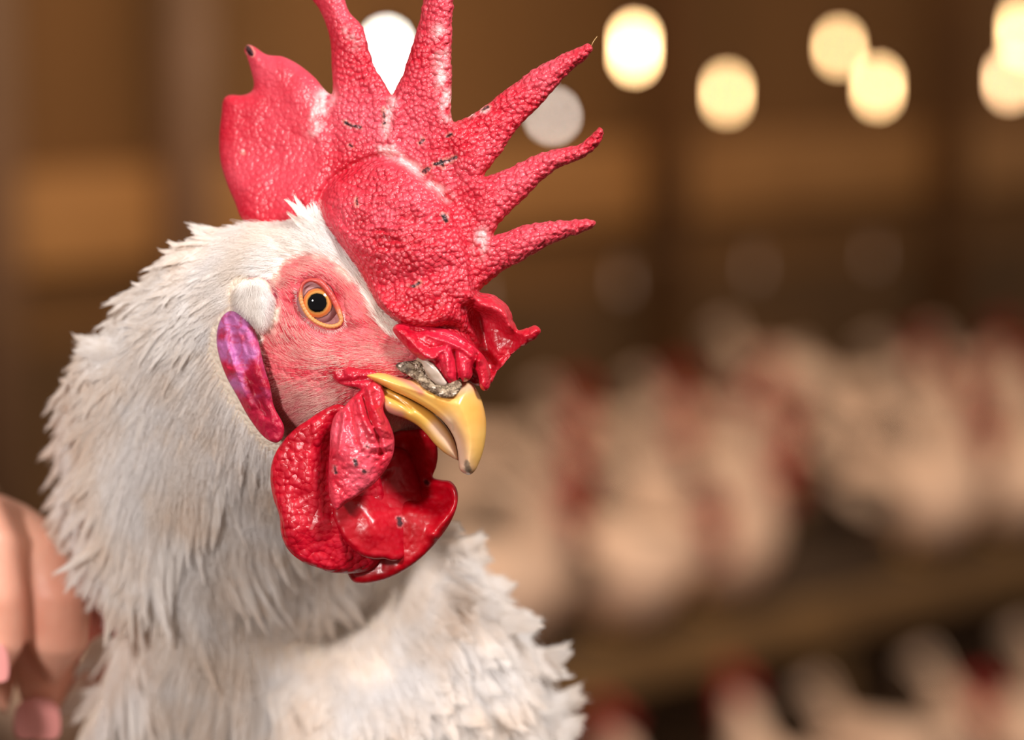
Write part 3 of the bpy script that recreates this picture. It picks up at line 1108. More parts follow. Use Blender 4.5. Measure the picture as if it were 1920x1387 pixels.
# wattles
near = lobe('wattle', [(640, 758), (612, 765), (580, 785), (548, 808), (524, 836), (510, 866), (507, 900), (513, 935), (524, 968), (527, 1000), (540, 1030), (565, 1052), (595, 1064), (620, 1073), (650, 1075), (690, 1070), (720, 1040), (730, 980), (710, 880), (690, 790)],
            RBF([(640, 765, -.35), (560, 830, -.6), (515, 900, -.9), (600, 900, -.55), (530, 1010, -.8), (620, 1060, -.8), (700, 1060, -1.3), (700, 900, -1.0), (600, 980, -.45)]),
            .2, 14, lin(190, 2, 34), lin(164, 0, 24), M['wattle'], rooster, 3.0,
            lambda P, d: lines(P, [([(600, 800), (580, 850), (575, 900)], 18, .12), ([(640, 790), (622, 840), (615, 900), (620, 960)], 14, -.2), ([(555, 850), (535, 930), (555, 1010)], 20, .10)]) + .12 * fbm(P, 60, 4, 3),
            9, .012, 11, [([(596, 968), (584, 990)], 0.1)], bmp=.85)
lobe('wattle_fold', [(668, 738), (688, 722), (700, 714), (716, 722), (722, 745), (719, 768), (730, 792), (739, 820), (737, 852), (722, 882), (700, 908), (672, 928), (648, 944), (632, 956), (624, 948), (617, 920), (616, 880), (618, 840), (620, 805), (628, 778), (645, 762), (655, 750)],
     RBF([(700, 720, .1), (720, 760, .25), (738, 830, .25), (690, 800, .55), (640, 800, .25), (618, 880, .1), (670, 870, .6), (630, 950, .25), (715, 890, .25)]),
     .2, 14, lin(206, 26, 52), lin(228, 84, 104), M['fold'], near, 2.6,
     lambda P, d: lines(P, [([(692, 730), (700, 765), (712, 800), (722, 840)], 7, .16), ([(672, 750), (682, 785), (700, 820)], 6, .14), ([(645, 770), (640, 810), (632, 850)], 8, .14),
                            ([(682, 745), (690, 780), (708, 815), (715, 850)], 4.5, -.16), ([(655, 765), (662, 800), (668, 830)], 5, -.12), ([(690, 850), (715, 850), (730, 846)], 3, -.08),
                            ([(695, 838), (718, 838), (732, 832)], 3, .08), ([(705, 770), (716, 790)], 4, .1), ([(640, 775), (634, 815), (628, 860)], 4, -.08), ([(700, 800), (722, 806), (734, 812)], 3.5, .08), ([(698, 818), (718, 822), (734, 824)], 3, -.08), ([(672, 790), (678, 830), (690, 850)], 5, .07)]) * sm(d / 6) + .05 * fbm(P, 22, 6, 3) + .035 * fbm(P, 9, 16, 2),
     8, .016, 13, [([(628, 876), (630, 886)], 3.2), ([(666, 862), (668, 870)], 3.2), ([(682, 884), (686, 885)], 3), ([(686, 836), (692, 838)], 2.2)],
     tint=lambda Q, c, d: c * (1 - .65 * sm((Q[:, 0] - 665) / 30) * sm((850 - Q[:, 1]) / 40))[:, None] + lin(182, 6, 34) * (.65 * sm((Q[:, 0] - 665) / 30) * sm((850 - Q[:, 1]) / 40))[:, None])
far = lobe('wattle', [(735, 812), (770, 806), (800, 806), (816, 822), (821, 850), (818, 875), (812, 894), (826, 899), (845, 902), (857, 918), (858, 942), (850, 968), (834, 996), (808, 1028), (775, 1058), (738, 1080), (700, 1092), (668, 1093), (655, 1082), (648, 1060), (640, 1020), (660, 940), (690, 860)],
           RBF([(740, 820, -1.6), (815, 840, -1.3), (855, 930, -.9), (800, 900, -1.9), (760, 960, -1.2), (830, 1000, -1.1), (700, 1085, -1.5), (660, 1080, -1.6), (700, 950, -1.9)]),
           .2, 14, lin(182, 0, 24), lin(158, 0, 16), M['wattle'], rooster, 3.0,
           lambda P, d: lines(P, [([(760, 830), (772, 880), (790, 930), (830, 935)], 20, -.35), ([(795, 820), (800, 860)], 12, .15), ([(812, 905), (845, 915), (848, 950), (815, 1000)], 14, .22)]) + .08 * fbm(P, 60, 8, 3),
           12, .008, 17, [([(798, 902), (801, 906)], 3.6), ([(749, 972), (751, 982)], 5)], bmp=.22)
lobe('wattle_fold', [(640, 935), (665, 915), (700, 890), (730, 850), (742, 838), (770, 850), (790, 900), (800, 960), (788, 1005), (770, 1035), (752, 1048), (738, 1052), (722, 1048), (700, 1048), (675, 1040), (650, 1018), (632, 990), (624, 968), (626, 950)],
     RBF([(640, 940, -.55), (625, 970, -.5), (690, 1040, -.6), (740, 1050, -.8), (740, 850, -1.6), (720, 920, -1.3), (700, 980, -.65), (780, 900, -2.1), (795, 960, -1.6), (770, 1030, -1.4), (745, 980, -1.0)]),
     .18, 12, lin(186, 2, 30), lin(164, 0, 22), M['wattle'], far, 3.0,
     lambda P, d: lines(P, [([(655, 935), (690, 960), (700, 1000)], 20, .1), ([(665, 925), (700, 905), (725, 880)], 10, -.15)]) + .05 * fbm(P, 50, 12, 3), 12, .006, 19, [([(749, 972), (751, 982)], 5)], bmp=.22)

# red skin at the mouth corner
lobe('mouth_skin', [(622, 692), (640, 684), (670, 690), (700, 694), (712, 706), (700, 716), (705, 726), (722, 740), (716, 765), (706, 776), (696, 768), (690, 745), (672, 728), (650, 724), (630, 716), (622, 704)],
     RBF([(625, 700, -.25), (700, 700, .05), (660, 705, .0), (715, 755, .0), (700, 735, .1)]), .14, 12, lin(178, 6, 34), lin(200, 30, 58), M['fold'], rooster, 2.6,
     lambda P, d: .06 * fbm(P, 16, 2, 3) + lines(P, [([(640, 715), (680, 712), (700, 705)], 4, -.08), ([(700, 730), (712, 750)], 4, -.08)]), 7, .014, 23)


# earlobe
def ear_tint(Q, c, d):
    m = sm((fbm(Q, 30, 5, 4) + .22 + .5 * sm((740 - Q[:, 1]) / 100)) * 1.5 - .15)
    m = m * sm((495 - (Q[:, 0] - (Q[:, 1] - 600) * .25)) / 40) * sm((770 - Q[:, 1]) / 60)
    v = np.exp(-(np.abs(fbm(Q, 26, 77, 3)) / .05) ** 2)
    m = (m * (1 - .6 * v))[:, None] * .8
    return c * (1 - m) + lin(186, 116, 180) * m


lobe('earlobe', [(430, 583), (448, 588), (465, 603), (479, 622), (487, 650), (496, 690), (506, 722), (514, 762), (532, 798), (530, 820), (518, 830), (496, 820), (468, 785), (444, 742), (424, 705), (410, 665), (406, 630), (414, 598)],
     RBF([(430, 590, -1.35), (480, 640, -.95), (410, 650, -1.5), (460, 700, -1.0), (510, 780, -.75), (520, 825, -.7), (440, 740, -1.4)]), .20, 20, lin(160, 10, 44), lin(188, 28, 66), M['lobe'], rooster, 3.0,
     lambda P, d: lines(P, [([(430, 600), (440, 650), (470, 720), (500, 780)], 6, -.12), ([(465, 620), (480, 680), (500, 740)], 9, .1), ([(425, 690), (455, 700)], 5, .05), ([(440, 620), (452, 660), (478, 720)], 4, -.08), ([(425, 640), (440, 690), (470, 760)], 4, .07)]) + .10 * fbm(P, 24, 15, 4) + .05 * fbm(P * [1, .5], 9, 25, 3), 12, .012, 29, tint=ear_tint)

# ---- beak
UP_B = [(672, 702), (690, 698), (715, 699), (745, 706), (775, 712), (800, 716), (830, 722), (858, 716), (882, 717), (895, 732), (905, 756), (911, 785), (911, 815), (906, 845), (898, 868), (890, 883), (880, 890), (870, 887), (862, 880),
        (860, 868), (858, 845), (852, 822), (838, 798), (818, 778), (795, 762), (768, 747), (740, 734), (715, 722), (692, 711)]


def beak_col(Q):
    a = np.clip(.5 + 1.3 * fbm(Q, 60, 101, 3), 0, 1)[:, None]
    c = lin(230, 160, 66) * (1 - a) + lin(234, 182, 96) * a
    g = np.exp(-(line_d(Q, [(838, 795), (856, 830), (866, 868), (874, 888)]) / 19) ** 2)[:, None] * .85
    c = c * (1 - g) + lin(206, 178, 160) * g
    g = np.exp(-(line_d(Q, [(838, 722), (862, 728), (885, 722)]) / 12) ** 2)[:, None] * .7
    c = c * (1 - g) + lin(226, 196, 170) * g
    g = np.exp(-(line_d(Q, [(740, 702), (775, 722), (790, 735)]) / 7) ** 2)[:, None] * .8
    c = c * (1 - g) + lin(206, 110, 110) * g
    m_, ha = scabs(Q, [([(875, 866), (877, 876), (878, 882)], 5)])
    return c * (1 - .75 * m_[:, None]) + lin(90, 84, 74) * .75 * m_[:, None]


Wb = RBF([(680, 702, -.1), (740, 715, .1), (800, 735, .1), (860, 730, .0), (905, 790, -.1), (860, 800, .1), (880, 885, .0), (800, 760, .15)])
V, F, Q, dd, side = relief(UP_B, 2.6, lambda P, d: Wb(P) + .62 * prof(d / 62) - .05 * np.exp(-(line_d(P, [(845, 800), (862, 830), (868, 870)]) / 7) ** 2) + .05 * np.exp(-((d - 6) / 5) ** 2) * (P[:, 0] < 850) + .01 * fbm(P, 20, 3, 3),
                           lambda P, d: Wb(P) - .9 * prof(d / 62))
beak = raw_mesh('upper_beak', V, F, M['beak'], rooster, RO, attrs={'Col': np.clip(beak_col(Q), 0, 1)})
LO_B = [(704, 722), (720, 725), (745, 737), (770, 749), (797, 764), (820, 780), (838, 800), (850, 822), (857, 845), (858, 862), (848, 858), (832, 848), (815, 832), (798, 812), (782, 797), (760, 785), (738, 778), (718, 768), (712, 755), (706, 738)]


def lo_col(Q):
    a = np.clip(.5 + 1.3 * fbm(Q, 60, 111, 3), 0, 1)[:, None]
    c = lin(218, 162, 66) * (1 - a) + lin(226, 178, 86) * a
    g = np.exp(-(line_d(Q, [(815, 800), (840, 830), (856, 855)]) / 12) ** 2)[:, None] * .8
    c = c * (1 - g) + lin(224, 190, 170) * g
    g = np.exp(-(line_d(Q, [(714, 755), (730, 770), (750, 778)]) / 9) ** 2)[:, None] * .8
    return c * (1 - g) + lin(190, 140, 140) * g


Wl = RBF([(710, 740, -.1), (760, 760, .0), (800, 790, -.1), (856, 855, -.15), (840, 810, -.25)])
V, F, Q, dd, side = relief(LO_B, 2.4, lambda P, d: Wl(P) + .36 * prof(d / 24) - .12 * np.exp(-(line_d(P, [(715, 733), (745, 748), (770, 768)]) / 4) ** 2) * sm(d / 5),
                           lambda P, d: Wl(P) - .7 * prof(d / 24))
raw_mesh('lower_beak', V, F, M['beak'], rooster, RO, attrs={'Col': np.clip(lo_col(Q), 0, 1)})

# mouth interior behind the gape
V, F, Q, dd, side = relief([(820, 782), (838, 795), (852, 815), (860, 845), (862, 866), (850, 850), (835, 820)], 3.5, lambda P, d: -.32 + .05 * prof(d / 8), lambda P, d: -.5 - 0 * d)
M['mouth'] = mat('mouth_flesh', lin(130, 12, 20), 0.4)
raw_mesh('tongue', V, F, M['mouth'], rooster, RO)


def crust_tint(Q, c, d):
    a = np.clip(.5 + 2.2 * fbm(Q, 9, 5, 3), 0, 1)[:, None]
    c = lin(112, 90, 72) * (1 - a) + lin(190, 168, 142) * a
    k = (sm((785 - Q[:, 0]) / 30) * .6)[:, None]
    c = c * (1 - k) + lin(66, 58, 58) * k
    p = (fbm(Q, 6, 55, 2) > .38).astype(float)[:, None]
    return c * (1 - p) + lin(232, 214, 196) * p


lobe('cere', [(742, 684), (755, 678), (775, 676), (786, 672), (800, 688), (818, 706), (838, 716), (858, 712), (866, 722), (858, 738), (845, 745), (828, 745), (808, 736), (792, 726), (778, 712), (762, 702), (748, 694)],
     RBF([(745, 688, .12), (780, 690, .25), (800, 715, .45), (830, 735, .58), (860, 728, .62)]), .10, 8, lin(120, 100, 84), lin(150, 130, 110), M['crust'], beak, 2.0,
     lambda P, d: .07 * fbm(P, 8, 9, 3) - .12 * np.exp(-(line_d(P, [(786, 680), (800, 698), (818, 714)]) / 5) ** 2), 6, .015, 31, tint=crust_tint)
lobe('nostril_flap', [(780, 674), (786, 669), (796, 672), (808, 680), (820, 692), (830, 706), (838, 718), (834, 723), (820, 720), (806, 710), (798, 698), (791, 682)],
     RBF([(785, 672, .45), (810, 690, .62), (835, 720, .68), (800, 700, .55)]), .05, 7, lin(222, 206, 192), lin(236, 222, 206), M['beak'], beak, 2.2, None, 9, .0, 37,
     tint=lambda Q, c, d: c * 0 + lin(176, 156, 140) + .2 * fbm(Q, 16, 3, 3)[:, None] * np.array([1, .9, .9]))

# ---- eye
EC = pt(599.5, 569.5, -1.12)
er = 0.0064
m = mat('eyeball', (0.5, 0.2, 0.05), 0.08)
M['eye'] = m
b = m.node_tree.nodes['Principled BSDF']
b.inputs['Coat Weight'].default_value = 1.0
b.inputs['Coat IOR'].default_value = 1.33
b.inputs['Specular IOR Level'].default_value = 0.0
b.inputs['Coat Roughness'].default_value = 0.02
tc = nd(m, 'ShaderNodeTexCoord')
sp = nd(m, 'ShaderNodeSeparateXYZ')
lk(m, tc.outputs['Object'], sp.inputs[0])
ln_ = nd(m, 'ShaderNodeCombineXYZ')
lk(m, sp.outputs[0], ln_.inputs[0])
lk(m, sp.outputs[1], ln_.inputs[1])
vl = nd(m, 'ShaderNodeVectorMath', operation='LENGTH')
lk(m, ln_.outputs[0], vl.inputs[0])
dv = nd(m, 'ShaderNodeMath', operation='DIVIDE')
dv.inputs[1].default_value = er
lk(m, vl.outputs['Value'], dv.inputs[0])
nz = nd(m, 'ShaderNodeTexNoise')
nz.inputs['Scale'].default_value = 1400
lk(m, tc.outputs['Object'], nz.inputs['Vector'])
ma = nd(m, 'ShaderNodeMath', operation='MULTIPLY_ADD')
ma.inputs[1].default_value = 0.05
lk(m, nz.outputs[0], ma.inputs[0])
lk(m, dv.outputs[0], ma.inputs[2])
cr_ = nd(m, 'ShaderNodeValToRGB')
e = cr_.color_ramp.elements
e[0].position, e[0].color = 0.0, (0.002, 0.002, 0.003, 1)
e[1].position, e[1].color = 1.0, (*lin(120, 80, 84), 1)
for p_, c_ in ((.385, (0.003, .003, .004)), (.41, lin(140, 100, 50)), (.46, lin(206, 138, 76)), (.53, lin(206, 108, 50)), (.59, lin(190, 112, 74)), (.62, lin(80, 52, 60)), (.66, lin(182, 134, 134))):
    q_ = e.new(p_)
    q_.color = (*c_, 1)
lk(m, ma.outputs[0], cr_.inputs[0])
lk(m, cr_.outputs[0], b.inputs['Base Color'])
nn = 48
V, F = [], []
for i in range(1, 24):
    th = math.pi * i / 24
    for k in range(nn):
        V.append((er * math.sin(th) * math.cos(2 * math.pi * k / nn), er * math.sin(th) * math.sin(2 * math.pi * k / nn), er * math.cos(th) * (1.06 if th < 1 else 1)))
V += [(0, 0, er * 1.06), (0, 0, -er)]
for i in range(22):
    for k in range(nn):
        F.append((i * nn + k, (i + 1) * nn + k, (i + 1) * nn + (k + 1) % nn, i * nn + (k + 1) % nn))
for k in range(nn):
    F.append((23 * nn, k, (k + 1) % nn))
    F.append((23 * nn + 1, 22 * nn + (k + 1) % nn, 22 * nn + k))
eye = raw_mesh('eye', V, F, M['eye'], rooster)
eye['label'] = 'round orange eye with large black pupil'
eye.location = EC - RO
zax = Vector(tuple(-FWD + RIGHT * -0.03 + UP * 0.02)).normalized()
eye.rotation_euler = zax.to_track_quat('Z', 'Y').to_euler()


# eyelid: scalloped rim following the opening
def tube(path, rad, n=10, closed=False):
    P = np.array(path, float)
    m_ = len(P)
    rad = np.broadcast_to(np.asarray(rad, float), (m_,))
    if closed:
        T = np.roll(P, -1, 0) - np.roll(P, 1, 0)
    else:
        T = np.gradient(P, axis=0)
    T /= np.linalg.norm(T, axis=1, keepdims=True)
    ref = -FWD
    A = np.cross(T, ref)
    A /= np.maximum(np.linalg.norm(A, axis=1, keepdims=True), 1e-9)
    Bn = np.cross(A, T)
    ang = np.arange(n) * 2 * math.pi / n
    V = P[:, None] + rad[:, None, None] * (A[:, None] * np.cos(ang)[None, :, None] + Bn[:, None] * np.sin(ang)[None, :, None])
    V = V.reshape(-1, 3)
    F = []
    for i in range(m_ if closed else m_ - 1):
        j = (i + 1) % m_
        for k in range(n):
            F.append((i * n + k, i * n + (k + 1) % n, j * n + (k + 1) % n, j * n + k))
    if not closed:
        F.append(tuple(range(n))[::-1])
        F.append(tuple(range((m_ - 1) * n, m_ * n)))
    return V, F


lidp = catmull(EYE_OPEN, 2.0)
lw = body_front(lidp) + 0.02
lw = np.clip(lw, -.55, -.38)
sc_ = np.arange(len(lidp)) * 2.0
lower = sm((lidp[:, 1] - 555 - (lidp[:, 0] - 600) * .5) / 25)
rad = 0.00046 + 0.00010 * lower + 0.00035 * sm((lidp[:, 0] - 582) / 20) * (1 - lower) + 0.00006 * lower * np.sin(sc_ / 0.95)
V, F = tube(pt(lidp[:, 0], lidp[:, 1], lw), rad, 10, True)
lc = np.repeat(lower, 10)[:, None]
lcol = lin(186, 70, 62) * (1 - lc) + lin(214, 142, 84) * lc
M['lid'] = flesh('eyelid_skin', 0.4, 0.1, [(900, .6, 'N')], 0.0003)
lid = raw_mesh('eyelid', V, F, M['lid'], rooster, RO, attrs={'Col': lcol})

# ---------------------------------------------------------------- feathers
flow = RBF([(700, 560, -.55, -.85), (640, 450, -.62, -.78), (600, 400, -.7, -.7), (520, 430, -1, -.1), (430, 440, -1, .15), (340, 480, -.9, .35), (260, 570, -.75, .65), (180, 670, -.6, .8), (120, 780, -.35, .95), (150, 900, -.3, .95),
            (95, 940, -.6, .7), (200, 1100, .05, 1), (180, 1300, .0, 1), (300, 900, -.3, 1), (350, 650, -.65, .8), (400, 560, -.85, .55), (400, 800, -.3, 1), (440, 1000, -.05, 1), (300, 1200, -.1, 1), (480, 1200, .12, 1), (500, 900, 0, 1),
            (400, 1400, .0, 1), (560, 1150, .3, .9), (620, 1200, .3, .9), (560, 1350, .15, 1), (700, 1300, .4, .9), (800, 1120, .6, .75), (860, 1020, .6, .7), (930, 1100, .55, .8), (1000, 1230, .45, .9), (1040, 1300, .3, .95), (900, 1250, .5, .85), (1000, 1400, .35, .9), (800, 1450, .3, .95)], 5e-3)


def grad_frame(P):
    """world point, outward normal, and px->world differential for each point of the body front"""
    e = 3.0
    w0 = body_front(P)
    wx = body_front(P + [e, 0])
    wy = body_front(P + [0, e])
    p0 = pt(P[:, 0], P[:, 1], w0)
    tx = (pt(P[:, 0] + e, P[:, 1], wx) - p0) / e
    ty = (pt(P[:, 0], P[:, 1] + e, wy) - p0) / e
    n = np.cross(ty, tx)
    n /= np.linalg.norm(n, axis=1, keepdims=True)
    s_ = np.sign((n * -FWD).sum(1, keepdims=True))
    return p0, n * s_, tx, ty


def unit(v):
    return v / np.maximum(np.linalg.norm(v, axis=1, keepdims=True), 1e-12)


def feather_arrays(P, rs, L, W, lift, jit=.25, flowv=None):
    p0, n, tx, ty = grad_frame(P)
    f_ = flow(P) if flowv is None else flowv
    f_ = f_ / np.maximum(np.linalg.norm(f_, axis=1, keepdims=True), 1e-6)
    a = rs.normal(0, jit, len(P))
    fx = f_[:, 0] * np.cos(a) - f_[:, 1] * np.sin(a)
    fy = f_[:, 0] * np.sin(a) + f_[:, 1] * np.cos(a)
    # direction in the tangent plane, kept from diving near the rim
    d = unit(fx[:, None] * tx + fy[:, None] * ty)
    flat = unit(fx[:, None] * RIGHT + -fy[:, None] * UP)
    edge = np.clip(1 - (n @ -FWD) / .6, 0, 1)[:, None]
    d = unit(d * (1 - .75 * edge) + flat * .75 * edge)
    s_ = unit(np.cross(d, n))
    return p0, n, d, s_


def blades(P, rs, L, W, lift, jit=.2, curl=.15, ns=8, flowv=None, pointy=1.0):
    """lanceolate feather vanes. L, W in metres (arrays)"""
    p0, n, d, s_ = feather_arrays(P, rs, L, W, lift, jit, flowv)
    N = len(P)
    t = np.linspace(0, 1, ns)
    shape = np.sin(np.pi * np.clip(t, 0, 1) ** .75) ** .7 * (1 - .35 * t * pointy)
    shape[0] = .25
    shape[-1] = .03
    bend = rs.normal(0, .12, N)
    lif = lift * (1 + rs.normal(0, .35, N))
    cl = curl * (1 + rs.normal(0, .6, N))
    C = p0[:, None] + d[:, None] * (L[:, None] * t)[..., None] + n[:, None] * (L[:, None] * (lif[:, None] * t - cl[:, None] * t ** 2))[..., None] \
        + s_[:, None] * (L[:, None] * bend[:, None] * t ** 2)[..., None]
    hw = W[:, None] * .5 * shape[None]
    roll = rs.normal(0, .07, N)
    sd = s_[:, None] * np.cos(roll)[:, None, None] + n[:, None] * np.sin(roll)[:, None, None]
    dip = n[:, None] * (hw * .22)[..., None]
    Lf = C + sd * hw[..., None] - dip
    Rt = C - sd * hw[..., None] - dip
    V = np.stack([Lf, C, Rt], 2)      # N, ns, 3, 3
    base = np.arange(N)[:, None] * (ns * 3)
    F = []
    for i in range(ns - 1):
        for j in range(2):
            a = i * 3 + j
            F.append(np.hstack([base + a + 3, base + a + 4, base + a + 1, base + a]))
    F = np.vstack(F)
    NN = unit((n[:, None, None] * np.ones((1, ns, 3, 1)) + sd[:, :, None] * np.array([.35, 0, -.35])[None, None, :, None]).reshape(-1, 3))
    vaneN.append(NN)
    return V.reshape(-1, 3), F, (C, sd, hw, n, d)


def barbs(info, rs, nb, over=1.25, rad=0.00009, npt=5):
    """fine strands leaving the rachis of each vane towards its rim and tip"""
    C, sd, hw, n, d = info
    N, ns = C.shape[:2]
    t0 = rs.uniform(.0, .78, (N, nb))
    dt = rs.uniform(.18, .36, (N, nb))
    sg = rs.choice([-1, 1], (N, nb))
    u = np.linspace(0, 1, npt)
    tt = np.clip(t0[..., None] + dt[..., None] * u, 0, .999) * (ns - 1)
    i0 = np.floor(tt).astype(int)
    fr = (tt - i0)[..., None]
    idx = np.arange(N)[:, None, None]
    c = C[idx, i0] * (1 - fr) + C[idx, np.minimum(i0 + 1, ns - 1)] * fr
    h = hw[idx, i0][..., None] * (1 - fr) + hw[idx, np.minimum(i0 + 1, ns - 1)][..., None] * fr
    s_ = sd[:, 0][:, None, None, :]
    nn_ = n[:, None, None, :]
    hmax = hw.max(1)[:, None, None, None]
    off = sg[..., None, None] * (u[None, None, :, None] ** .8)
    lo_ = rs.normal(0, .18, (N, nb))[..., None, None] * u[None, None, :, None]
    P = c + s_ * off * np.maximum(h, hmax * .25) * over + nn_ * hmax * (.12 + lo_) * u[None, None, :, None] - nn_ * h * .3 * u[None, None, :, None]
    return P.reshape(-1, npt, 3), rad


def strands(name, P, rad, mat_, parent):
    """P: (n, k, 3) world; hair curves"""
    n, k = P.shape[:2]
    hc = bpy.data.hair_curves.new(name)
    hc.add_curves([k] * n)
    hc.position_data.foreach_set('vector', (P - RO).astype(np.float32).ravel())
    taper = np.linspace(1, .25, k)
    rr = (np.broadcast_to(np.asarray(rad, float).reshape(-1, 1), (n, 1)) * taper[None]).astype(np.float32)
    at = hc.attributes.get('radius') or hc.attributes.new('radius', 'FLOAT', 'POINT')
    at.data.foreach_set('value', rr.ravel())
    hc.materials.append(mat_)
    return link(bpy.data.objects.new(name, hc), parent)


def scatter(rs, n, box, keep):
    out = []
    tot = 0
    while tot < n:
        P = np.stack([rs.uniform(box[0], box[2], 6000), rs.uniform(box[1], box[3], 6000)], 1)
        P = P[inside(P, body_poly)]
        P = P[rs.uniform(0, 1, len(P)) < keep(P)]
        out.append(P)
        tot += len(P)
    return np.vstack(out)[:n]


rs = R_(5)


def white_zone(P):
    k = (sdf(P, FACE) < -6).astype(float)
    # earlobe stays bare; nothing under the beak and comb front
    k *= (sdf(P, [(430, 583), (465, 603), (487, 650), (506, 722), (532, 798), (518, 830), (496, 820), (444, 742), (410, 665), (406, 630), (414, 598)]) < -9)
    k *= (sdf(P, [(436, 570), (440, 530), (470, 510), (500, 518), (516, 550), (512, 590), (505, 625), (485, 630), (462, 606), (446, 590)]) < -4)
    k *= ~((P[:, 0] > 712) & (P[:, 1] < 850))
    return k


allB = []
vaneV, vaneF, vaneN = [], [], []
nv = 0


def add_vanes(P, L, W, lift, jit, curl, nb, over=1.25, flowv=None, rad=.00009, pointy=1.0):
    global nv
    V, F, info = blades(P, rs, L, W, lift, jit, curl, 8, flowv, pointy)
    vaneV.append(V)
    vaneF.append(F + nv)
    nv += len(V)
    if nb:
        p, r = barbs(info, rs, nb, over, rad)
        allB.append(p)


# neck hackles, bigger towards the bottom
P = scatter(rs, 3300, (60, 400, 700, 1680), lambda p: white_zone(p) * (p[:, 0] < 610 + .1 * np.maximum(p[:, 1] - 1000, 0)) * (.9 - .45 * sm((p[:, 1] - 600) / 500)))
g = sm((P[:, 1] - 430) / 520) * .8 + .2 * sm((500 - P[:, 0]) / 300)
near_face = sm((140 - np.abs(sdf(P, FACE))) / 140)
L = (.0085 + .036 * g) * (1 - .45 * near_face) * (1 - .35 * sm((80 - seg_dist(P, body_poly)) / 60)) * rs.uniform(.75, 1.25, len(P))
W = (.0022 + .0042 * g) * (1 - .3 * near_face) * rs.uniform(.7, 1.3, len(P))
order = np.argsort(-P[:, 1])
add_vanes(P, L, W, .022, .08, .03, 34, 1.35)
P = scatter(rs, 900, (380, 560, 640, 1060), lambda p: white_zone(p))
add_vanes(P, .010 * rs.uniform(.7, 1.3, len(P)), .0026 * rs.uniform(.7, 1.3, len(P)), .035, .1, .04, 24, 1.2)
# breast feathers, broad and fluffy
P = scatter(rs, 2600, (470, 960, 1140, 1690), lambda p: (p[:, 1] > 1000 - .0 * p[:, 0]) * (p[:, 0] > 520) * 1.0)
L = .022 * (1 - .45 * sm((90 - seg_dist(P, body_poly)) / 70)) * rs.uniform(.7, 1.3, len(P))
W = .0085 * rs.uniform(.7, 1.3, len(P))
add_vanes(P, L, W, .03, .16, .03, 36, 1.4, pointy=.3)

# ragged tufts along the silhouette: (root, tip, number, width)
TUFTS = [((430, 445), (322, 446), 6, .0032), ((380, 470), (284, 497), 7, .0040), ((410, 440), (345, 436), 4, .003), ((300, 530), (184, 596), 7, .0046), ((350, 480), (292, 488), 5, .003),
         ((230, 650), (88, 662), 8, .006), ((210, 670), (82, 708), 8, .006), ((170, 740), (92, 705), 4, .005), ((180, 720), (112, 790), 4, .006), ((170, 800), (98, 855), 4, .006),
         ((190, 925), (56, 952), 9, .007), ((190, 955), (66, 985), 7, .007), ((200, 1000), (130, 1035), 4, .006), ((190, 1080), (120, 1120), 4, .005), ((210, 1200), (128, 1290), 5, .006),
         ((190, 1290), (92, 1387), 5, .007), ((600, 440), (548, 384), 6, .0028), ((590, 430), (538, 400), 5, .0026), ((612, 440), (566, 392), 5, .0028),
         ((860, 1040), (928, 1018), 5, .008), ((920, 1110), (982, 1082), 5, .008), ((1000, 1240), (1078, 1212), 7, .008), ((1010, 1260), (1066, 1262), 4, .006), ((1030, 1330), (1113, 1284), 7, .008),
         ((1040, 1370), (1112, 1350), 5, .008), ((960, 1180), (1020, 1150), 5, .009), ((800, 1010), (880, 985), 5, .007)]
for (rx_, ry_), (tx_, ty_), n, wd in TUFTS:
    P = np.array([[rx_, ry_]]) + rs.normal(0, 5, (n, 2))
    fv = np.array([[tx_ - rx_, ty_ - ry_]], float).repeat(n, 0)
    Lpx = np.hypot(tx_ - rx_, ty_ - ry_)
    depth_here = 75.0 * FOCUS / (FOCUS + .04)
    L = np.full(n, Lpx / depth_here / 100) * rs.uniform(.85, 1.25, n)
    add_vanes(P, L, np.full(n, wd) * rs.uniform(.6, 1.1, n), .05, .07, .02, 30, 1.3, fv)

fo = raw_mesh('feathers', np.vstack(vaneV), np.vstack(vaneF), M['feather'], rooster, RO)
fo.data.normals_split_custom_set_from_vertices(np.vstack(vaneN).tolist())
bp = np.vstack(allB)
strands('down', bp, 0.00010, M['strand'], rooster)


# fine head plumage: crown, brow, ear tuft, face bristles
def fur(P, L, rad, jit, lift, flowv=None, npt=5, clump=0.0, curl=0.1):
    p0, n, d, s_ = feather_arrays(P, rs, L, None, lift, jit, flowv)
    t = np.linspace(0, 1, npt)
    b_ = rs.normal(0, .10, len(P))
    lf = lift * (1 + rs.normal(0, .4, len(P)))
    return p0[:, None] + d[:, None] * (L[:, None] * t)[..., None] + n[:, None] * (L[:, None] * (lf[:, None] * t - curl * t ** 2) + .0001)[..., None] + s_[:, None] * (L[:, None] * b_[:, None] * t ** 2)[..., None]


fs = []
P = scatter(rs, 15000, (380, 380, 720, 640), lambda p: white_zone(p) * sm((150 - np.abs(sdf(p, FACE))) / 110))
fs.append((fur(P, .0045 * rs.uniform(.6, 1.4, len(P)), 0, .16, .16), .00007))
# bristles over the red face: dense by the brow and cheek, sparse before the eye
face_flow = RBF([(760, 680, -.95, .0), (700, 560, -.6, -.8), (640, 500, -.7, -.6), (560, 500, -.95, -.1), (680, 640, -.95, -.2), (620, 670, -1, .05), (560, 640, -.6, -.8), (530, 600, -.3, -.9), (560, 740, -.95, .3), (640, 760, -.9, .45), (520, 780, -.7, .7),
                 (500, 700, -.6, .3), (760, 800, -.3, .9)])


